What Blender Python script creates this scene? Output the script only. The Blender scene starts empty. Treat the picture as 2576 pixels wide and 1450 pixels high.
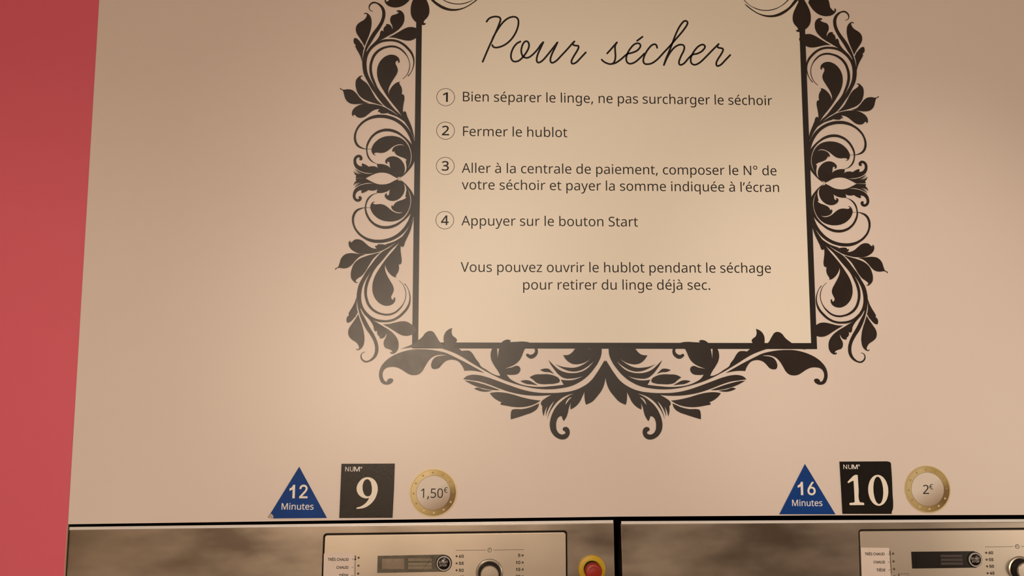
import bpy, math, random
import numpy as np
from mathutils import Vector, Matrix

# ------------------------------------------------------------------ camera, light, exposure
S = bpy.context.scene
COL = S.collection
W_PX, H_PX, F_PX = 2576.0, 1450.0, 1935.0            # photograph size and focal length in its pixels
CAM = Vector((0.0, -1.114, 1.612))                    # 1.1 m in front of the panelling
PITCH, YAW, ROLL = 0.10548528, -0.0466994, -0.00014321
cam_rot = Matrix.Rotation(YAW, 3, 'Z') @ Matrix.Rotation(PITCH, 3, 'X') @ Matrix(((1, 0, 0), (0, 0, -1), (0, 1, 0))) @ Matrix.Rotation(ROLL, 3, 'Z')
cd = bpy.data.cameras.new('camera')
cd.sensor_fit = 'HORIZONTAL'
cd.sensor_width = 36.0
cd.lens = 36.0 * F_PX / W_PX
cd.clip_start = 0.02
cam = bpy.data.objects.new('camera', cd)
COL.objects.link(cam)
cam.matrix_world = Matrix.Translation(CAM) @ cam_rot.to_4x4()
S.camera = cam

S.view_settings.view_transform = 'Standard'
S.view_settings.look = 'None'
S.view_settings.gamma = 1.0
S.view_settings.use_curve_mapping = False
S.view_settings.exposure = 0.0

wd = bpy.data.worlds.new('world')
S.world = wd
wd.use_nodes = True
wd.node_tree.nodes['Background'].inputs[0].default_value = (0.9, 0.75, 0.6, 1)
wd.node_tree.nodes['Background'].inputs[1].default_value = 0.02

def area(name, loc, target, sx, sy, power, col):
    l = bpy.data.lights.new(name, 'AREA')
    l.shape = 'RECTANGLE'
    l.size, l.size_y, l.energy, l.color = sx, sy, power, col
    o = bpy.data.objects.new(name, l)
    COL.objects.link(o)
    o.location = loc
    d = Vector(target) - Vector(loc)
    o.rotation_euler = d.to_track_quat('-Z', 'Y').to_euler()
    return o
WARM = (1.0, 0.865, 0.71)
def spot(name, loc, target, cone, power, col):
    l = bpy.data.lights.new(name, 'SPOT')
    l.spot_size, l.spot_blend, l.shadow_soft_size, l.energy, l.color = math.radians(cone), 1.0, 0.05, power, col
    o = bpy.data.objects.new(name, l)
    COL.objects.link(o)
    o.location = loc
    o.rotation_euler = (Vector(target) - Vector(loc)).to_track_quat('-Z', 'Y').to_euler()
    return o
# unseen spots, added and aimed to shape the wall's bright and dark areas
spot('added_spot_a', (-1.0, -1.3, 2.6), (0.7, 0, 1.4), 55, 22.0, WARM)
spot('added_spot_b', (0.1, -2.7, 2.6), (-0.45, 0, 1.45), 26, 6.0, WARM)
spot('added_spot_c', (1.1, -2.7, 2.6), (-0.85, 0, 1.3), 26, 80.0, WARM)
spot('added_spot_d', (0.14, -2.7, 2.6), (0.65, 0, 1.63), 18, 80.0, WARM)
spot('added_spot_e', (0.1, -3.5, 2.3), (0.12, 0, 1.69), 18, 56.0, WARM)
# unseen area lights behind the camera, to the right and overhead
area('rear_glow', (-0.50, -3.7, 1.58), (-0.50, 0, 1.58), 0.75, 0.5, 31.0, (1.0, 0.78, 0.57))  # unseen source of the sheen on panel and vinyl, its kind unknown
area('back_fill', (1.0, -3.7, 1.55), (1.0, 0, 1.55), 0.4, 0.4, 3.0, WARM)  # unseen fill, added to fit the wall's brightness
area('side_fill', (2.1, -1.6, 1.3), (0.3, 0, 1.5), 0.5, 0.8, 4.0, WARM)  # another added fill, brightening the wall from the right
area('rim_light', (0.2, -2.0, 2.62), (0.2, -2.0, 0), 3.2, 0.05, 7.0, WARM)  # unseen strip, added to put highlights on the dryers' top edges


# ------------------------------------------------------------------ helpers
def U(px, py, y=0.0):
    """the point of the vertical plane at depth y that shows at this place of the photograph"""
    d = cam_rot @ Vector(((px - W_PX / 2) / F_PX, -(py - H_PX / 2) / F_PX, -1.0))
    return CAM + d * ((y - CAM.y) / d.y)

def P(px, py, y=0.0):
    v = U(px, py, y)
    return (v.x, v.z)

def material(name, col, rough=0.5, metal=0.0, spec=0.5, coat=0.0):
    m = bpy.data.materials.new(name)
    m.use_nodes = True
    b = m.node_tree.nodes['Principled BSDF']
    b.inputs['Base Color'].default_value = (*col, 1)
    b.inputs['Roughness'].default_value = rough
    b.inputs['Metallic'].default_value = metal
    b.inputs['Specular IOR Level'].default_value = spec
    b.inputs['Coat Weight'].default_value = coat
    return m

def add_noise(m, scale=(1, 1, 1), nscale=8.0, lo=0.9, hi=1.1, detail=4.0, rough_var=0.0, bump=0.0, specks=False):
    """mottle a material with object-space noise, optionally with dirt specks and a faint bump"""
    nt = m.node_tree
    b = nt.nodes['Principled BSDF']
    base = tuple(b.inputs['Base Color'].default_value)
    tc = nt.nodes.new('ShaderNodeTexCoord')
    mp = nt.nodes.new('ShaderNodeMapping')
    mp.inputs['Scale'].default_value = scale
    nt.links.new(tc.outputs['Object'], mp.inputs[0])
    nz = nt.nodes.new('ShaderNodeTexNoise')
    nz.inputs['Scale'].default_value = nscale
    nz.inputs['Detail'].default_value = detail
    nt.links.new(mp.outputs[0], nz.inputs['Vector'])
    mr = nt.nodes.new('ShaderNodeMapRange')
    mr.inputs[1].default_value, mr.inputs[2].default_value = 0.3, 0.7
    mr.inputs[3].default_value, mr.inputs[4].default_value = lo, hi
    nt.links.new(nz.outputs['Fac'], mr.inputs[0])
    mx = nt.nodes.new('ShaderNodeVectorMath')
    mx.operation = 'SCALE'
    mx.inputs[0].default_value = base[:3]
    nt.links.new(mr.outputs[0], mx.inputs['Scale'])
    out = mx.outputs[0]
    if specks:
        vo = nt.nodes.new('ShaderNodeTexVoronoi')
        vo.inputs['Scale'].default_value = 22.0
        nt.links.new(tc.outputs['Object'], vo.inputs['Vector'])
        sz = nt.nodes.new('ShaderNodeSeparateColor')
        nt.links.new(vo.outputs['Color'], sz.inputs[0])
        rad = nt.nodes.new('ShaderNodeMapRange')           # only some cells carry a speck
        rad.inputs[1].default_value, rad.inputs[2].default_value = 0.80, 1.0
        rad.inputs[3].default_value, rad.inputs[4].default_value = 0.0, 0.016
        nt.links.new(sz.outputs[0], rad.inputs[0])
        lt = nt.nodes.new('ShaderNodeMath')
        lt.operation = 'LESS_THAN'
        nt.links.new(vo.outputs['Distance'], lt.inputs[0])
        nt.links.new(rad.outputs[0], lt.inputs[1])
        mm = nt.nodes.new('ShaderNodeMix')
        mm.data_type = 'RGBA'
        nt.links.new(lt.outputs[0], mm.inputs[0])
        nt.links.new(out, mm.inputs[6])
        mm.inputs[7].default_value = (base[0] * 0.5, base[1] * 0.42, base[2] * 0.34, 1)
        out = mm.outputs[2]
    nt.links.new(out, b.inputs['Base Color'])
    if rough_var:
        rr = nt.nodes.new('ShaderNodeMapRange')
        r0 = b.inputs['Roughness'].default_value
        rr.inputs[1].default_value, rr.inputs[2].default_value = 0.3, 0.7
        rr.inputs[3].default_value, rr.inputs[4].default_value = r0 - rough_var, r0 + rough_var
        nt.links.new(nz.outputs['Fac'], rr.inputs[0])
        nt.links.new(rr.outputs[0], b.inputs['Roughness'])
    if bump:
        bp = nt.nodes.new('ShaderNodeBump')
        bp.inputs['Strength'].default_value = bump
        bp.inputs['Distance'].default_value = 0.001
        nt.links.new(nz.outputs['Fac'], bp.inputs['Height'])
        nt.links.new(bp.outputs[0], b.inputs['Normal'])
    return m

def empty(name, loc, label, cat, group=None):
    o = bpy.data.objects.new(name, None)
    o.empty_display_size = 0.05
    COL.objects.link(o)
    o.location = loc
    tag(o, label, cat, group)
    return o

def tag(o, label=None, cat=None, group=None, kind=None):
    if label: o['label'] = label
    if cat: o['category'] = cat
    if group: o['group'] = group
    if kind: o['kind'] = kind
    return o

_wloc = {}
def link(name, me, mat, parent=None):
    """link mesh (given in world coordinates) as one object, re-based on its parent"""
    o = bpy.data.objects.new(name, me)
    COL.objects.link(o)
    if mat: me.materials.append(mat)
    if parent is not None:
        base = Vector(_wloc.get(parent.name, parent.location))
        o.parent = parent
        me.transform(Matrix.Translation(-base))
        _wloc[o.name] = base
    return o

def smooth(me, ang=0.6):
    for p in me.polygons: p.use_smooth = True
    me.set_sharp_from_angle(angle=ang)

def mesh(verts, faces):
    me = bpy.data.meshes.new('m')
    me.from_pydata([tuple(v) for v in verts], [], faces)
    me.update()
    return me

def box_mesh(x0, x1, y0, y1, z0, z1):
    v = [(x, y, z) for x in (x0, x1) for y in (y0, y1) for z in (z0, z1)]
    f = [(0, 1, 3, 2), (4, 6, 7, 5), (0, 4, 5, 1), (2, 3, 7, 6), (0, 2, 6, 4), (1, 5, 7, 3)]
    me = mesh(v, f)
    import bmesh
    bm = bmesh.new(); bm.from_mesh(me)
    bmesh.ops.recalc_face_normals(bm, faces=bm.faces)
    bm.to_mesh(me); bm.free()
    return me

def bevel_mesh(me, w, seg=3):
    import bmesh
    bm = bmesh.new(); bm.from_mesh(me)
    bmesh.ops.bevel(bm, geom=list(bm.edges), offset=w, segments=seg, profile=0.5, affect='EDGES')
    bm.to_mesh(me); bm.free()
    smooth(me)
    return me

def outline(sp, res):
    """sample one closed outline (corner/smooth points or bezier 6-tuples) into a list of 2D points"""
    n = len(sp)
    if len(sp[0]) == 6:
        hs = [((p[2], p[3]), (p[0], p[1]), (p[4], p[5])) for p in sp]
    else:
        hs = []
        for i, p in enumerate(sp):
            if len(p) > 2 and p[2] == 1:
                hs.append(None)
                continue
            a, b = sp[i - 1], sp[(i + 1) % n]
            da = math.hypot(p[0] - a[0], p[1] - a[1]) or 1e-9
            db = math.hypot(b[0] - p[0], b[1] - p[1]) or 1e-9
            tx, tz = (p[0] - a[0]) / da + (b[0] - p[0]) / db, (p[1] - a[1]) / da + (b[1] - p[1]) / db
            tl = math.hypot(tx, tz) or 1e-9
            tx, tz = tx / tl, tz / tl
            hs.append(((p[0] - tx * da * .39, p[1] - tz * da * .39), (p[0], p[1]), (p[0] + tx * db * .39, p[1] + tz * db * .39)))
        for i, p in enumerate(sp):                       # corners: handles aim at the neighbours' handles
            if hs[i] is None:
                a, b = sp[i - 1], sp[(i + 1) % n]
                ha, hb = hs[i - 1], hs[(i + 1) % n]
                qa = ha[2] if ha else (a[0], a[1])
                qb = hb[0] if hb else (b[0], b[1])
                hs[i] = ((p[0] + (qa[0] - p[0]) / 3, p[1] + (qa[1] - p[1]) / 3), (p[0], p[1]), (p[0] + (qb[0] - p[0]) / 3, p[1] + (qb[1] - p[1]) / 3), 1)
    out = []
    for i in range(n):
        A, Bz = hs[i], hs[(i + 1) % n]
        p0, p1, p2, p3 = A[1], A[2], Bz[0], Bz[1]
        L = math.hypot(p3[0] - p0[0], p3[1] - p0[1])
        bend = abs((p1[0] - p0[0]) * (p3[1] - p0[1]) - (p1[1] - p0[1]) * (p3[0] - p0[0])) + abs((p2[0] - p0[0]) * (p3[1] - p0[1]) - (p2[1] - p0[1]) * (p3[0] - p0[0]))
        m = 1 if L < 1e-9 or bend / L < 2e-6 else res
        for j in range(m):
            t = j / m
            u = 1 - t
            out.append(tuple(u * u * u * p0[k] + 3 * u * u * t * p1[k] + 3 * u * t * t * p2[k] + t * t * t * p3[k] for k in (0, 1)))
    clean = []
    for p in out:
        if not clean or math.hypot(p[0] - clean[-1][0], p[1] - clean[-1][1]) > 2e-6:
            clean.append(p)
    return clean

def area2(p):
    return sum(p[i - 1][0] * p[i][1] - p[i][0] * p[i - 1][1] for i in range(len(p)))

def grow(p, d):
    """move an outline outwards by d (to its left-hand/right-hand side according to its turn)"""
    n, out = len(p), []
    for i in range(n):
        a, b, c = p[i - 1], p[i], p[(i + 1) % n]
        e, f = Vector((b[0] - a[0], b[1] - a[1])), Vector((c[0] - b[0], c[1] - b[1]))
        e.normalize(); f.normalize()
        n1, n2 = Vector((e.y, -e.x)), Vector((f.y, -f.x))
        m = n1 + n2
        if m.length < 0.2: m = n1.copy()
        m.normalize()
        k = 1 / max(0.5, m.dot(n1))
        out.append((b[0] + m.x * d * k, b[1] + m.y * d * k))
    return out

def winding(polys, x, z):
    w = 0
    for p in polys:
        for i in range(len(p)):
            (x0, z0), (x1, z1) = p[i - 1], p[i]
            if (z0 > z) != (z1 > z) and x < x0 + (z - z0) * (x1 - x0) / (z1 - z0):
                w += 1 if z1 > z0 else -1
    return w

def curve_mesh(splines, y_back, y_front, offset=0.0, res=8, bevel=0.0, glyphs=False):
    """a plate from y_back to y_front with the given outlines (x, z in metres).
    glyphs: letter outlines, holes turn the other way; otherwise the first outline less all the others"""
    from mathutils.geometry import delaunay_2d_cdt
    polys = [outline(sp, res) for sp in splines]
    if offset:
        if glyphs:
            big = max(polys, key=lambda p: abs(area2(p)))
            s = 1 if area2(big) > 0 else -1
            polys = [grow(p, offset * s) for p in polys]
        else:
            polys = [grow(p, offset * (1 if area2(p) > 0 else -1) * (1 if i == 0 else -1)) for i, p in enumerate(polys)]
    k = 1000.0
    vs, es = [], []
    for p in polys:
        b0 = len(vs)
        vs += [Vector((x * k, z * k)) for x, z in p]
        es += [(b0 + i, b0 + (i + 1) % len(p)) for i in range(len(p))]
    v2, e2, f2, _, _, _ = delaunay_2d_cdt(vs, es, [], 0, 1e-5)
    keep = []
    for f in f2:
        cx = sum(v2[i].x for i in f) / 3 / k
        cz = sum(v2[i].y for i in f) / 3 / k
        if glyphs:
            inside = winding(polys, cx, cz) != 0
        else:
            inside = winding(polys[:1], cx, cz) != 0 and all(winding([q], cx, cz) == 0 for q in polys[1:])
        if inside: keep.append(tuple(f))
    V, F = [], []
    nv = len(v2)
    V = [(v.x / k, y_front, v.y / k) for v in v2] + [(v.x / k, y_back, v.y / k) for v in v2]
    cnt = {}
    for f in keep:
        a = (v2[f[1]] - v2[f[0]]).cross(v2[f[2]] - v2[f[0]])
        f = f if a > 0 else tuple(reversed(f))
        F.append(f)                                        # front looks towards -y
        for i in range(3):
            e = (f[i], f[(i + 1) % 3])
            cnt[e] = cnt.get(e, 0) + 1
    for (a, b) in list(cnt):
        if (b, a) not in cnt:
            F.append((b, a, a + nv, b + nv))
    used = sorted({i for f in F for i in f})
    ix = {o: n_ for n_, o in enumerate(used)}
    me = mesh([V[i] for i in used], [tuple(ix[i] for i in f) for f in F])
    if bevel:                                              # soften the front rim by drawing its outline in a little
        import bmesh
        bm = bmesh.new(); bm.from_mesh(me)
        bmesh.ops.dissolve_limit(bm, angle_limit=0.01, verts=bm.verts, edges=bm.edges)
        rim = [e for e in bm.edges if len(e.link_faces) == 2 and abs(e.link_faces[0].normal.y) + abs(e.link_faces[1].normal.y) > 0.9 and abs(e.link_faces[0].normal.dot(e.link_faces[1].normal)) < 0.3]
        bmesh.ops.bevel(bm, geom=rim, offset=bevel, segments=3, profile=0.5, affect='EDGES', clamp_overlap=True)
        bmesh.ops.triangulate(bm, faces=[f for f in bm.faces if len(f.verts) > 4])
        bm.to_mesh(me); bm.free()
    return me

def plate(name, splines, mat, parent, yb, yf, **kw):
    return link(name, curve_mesh(splines, yb, yf, **kw), mat, parent)

def poly(pts, y=0.0):
    return [(*P(a, b, y), 1) for a, b in pts]

def catmull(pts, n=8):
    pts = [Vector(p) for p in pts]
    out = []
    for i in range(len(pts) - 1):
        p0 = pts[i - 1] if i else pts[0] * 2 - pts[1]
        p1, p2 = pts[i], pts[i + 1]
        p3 = pts[i + 2] if i + 2 < len(pts) else pts[-1] * 2 - pts[-2]
        t1 = (p2 - p1).length
        for j in range(n):
            t = j / n
            out.append(0.5 * ((2 * p1) + (p2 - p0) * t + (2 * p0 - 5 * p1 + 4 * p2 - p3) * t * t + (3 * p1 - p0 - 3 * p2 + p3) * t ** 3))
    out.append(pts[-1])
    return out

def stroke_mesh(paths, width, y_back, y_front, n=8):
    """round-ended pen strokes of constant width: ribbon with caps, raised like cut vinyl"""
    V, F = [], []
    for k, path in enumerate(paths):
        c = catmull(path, n) if len(path) > 2 else [Vector(p) for p in path]
        h = width / 2
        L, Rr = [], []
        for i, p in enumerate(c):
            d = (c[min(i + 1, len(c) - 1)] - c[max(i - 1, 0)])
            d.normalize()
            nrm = Vector((-d.y, d.x))
            L.append(p + nrm * h); Rr.append(p - nrm * h)
        yf = y_front - 2e-6 * k
        b = len(V)
        for a, q in zip(L, Rr):
            V += [(a.x, yf, a.y), (q.x, yf, q.y), (a.x, y_back, a.y), (q.x, y_back, q.y)]
        for i in range(len(c) - 1):
            j, m = b + 4 * i, b + 4 * i + 4
            F += [(j, j + 1, m + 1, m), (j + 2, j, m, m + 2), (j + 1, j + 3, m + 3, m + 1)]
        for e in (0, len(c) - 1):
            b = len(V)
            for t in range(16):
                a = 2 * math.pi * t / 16
                V.append((c[e].x + h * math.cos(a), yf - 1e-6, c[e].y + h * math.sin(a)))
                V.append((c[e].x + h * math.cos(a), y_back, c[e].y + h * math.sin(a)))
            F.append(tuple(b + 2 * t for t in range(16)))
            F += [(b + 2 * t, b + 2 * t + 1, b + 2 * ((t + 1) % 16) + 1, b + 2 * ((t + 1) % 16)) for t in range(16)]
    return mesh(V, F)

def circle_pts(cx, cz, r, rz=None, n=8):
    """bezier circle"""
    rz = rz or r
    out = []
    kk = 4 / 3 * math.tan(math.pi / (2 * n))
    for i in range(n):
        a = 2 * math.pi * i / n
        x, z, tx, tz = math.cos(a), math.sin(a), -math.sin(a), math.cos(a)
        out.append((cx + r * x, cz + rz * z, cx + r * (x - kk * tx), cz + rz * (z - kk * tz), cx + r * (x + kk * tx), cz + rz * (z + kk * tz)))
    return out

def round_rect(x0, z0, x1, z1, r):
    k = r * 0.45
    return [(x0 + r, z0, x0 + r - k - r * 0.1, z0, x1 - r, z0), (x1 - r, z0, x0 + r, z0, x1 - r + k + r * 0.1, z0),
            (x1, z0 + r, x1, z0 + r - k - r * 0.1, x1, z1 - r), (x1, z1 - r, x1, z0 + r, x1, z1 - r + k + r * 0.1),
            (x1 - r, z1, x1 - r + k + r * 0.1, z1, x0 + r, z1), (x0 + r, z1, x1 - r, z1, x0 + r - k - r * 0.1, z1),
            (x0, z1 - r, x0, z1 - r + k + r * 0.1, x0, z0 + r), (x0, z0 + r, x0, z1 - r, x0, z0 + r - k - r * 0.1)]

def lathe(profile, n=48):
    """surface of revolution round the y axis at the origin: profile of (radius, y)"""
    V, F = [], []
    m = len(profile)
    for r, y in profile:
        for i in range(n):
            a = 2 * math.pi * i / n
            V.append((r * math.cos(a), y, r * math.sin(a)))
    for j in range(m - 1):
        for i in range(n):
            F.append((j * n + i, j * n + (i + 1) % n, (j + 1) * n + (i + 1) % n, (j + 1) * n + i))
    F.append(tuple((m - 1) * n + i for i in range(n)))
    me = mesh(V, F)
    import bmesh
    bm = bmesh.new(); bm.from_mesh(me)
    bmesh.ops.recalc_face_normals(bm, faces=bm.faces)
    bm.to_mesh(me); bm.free()
    smooth(me, 0.7)
    return me

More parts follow.
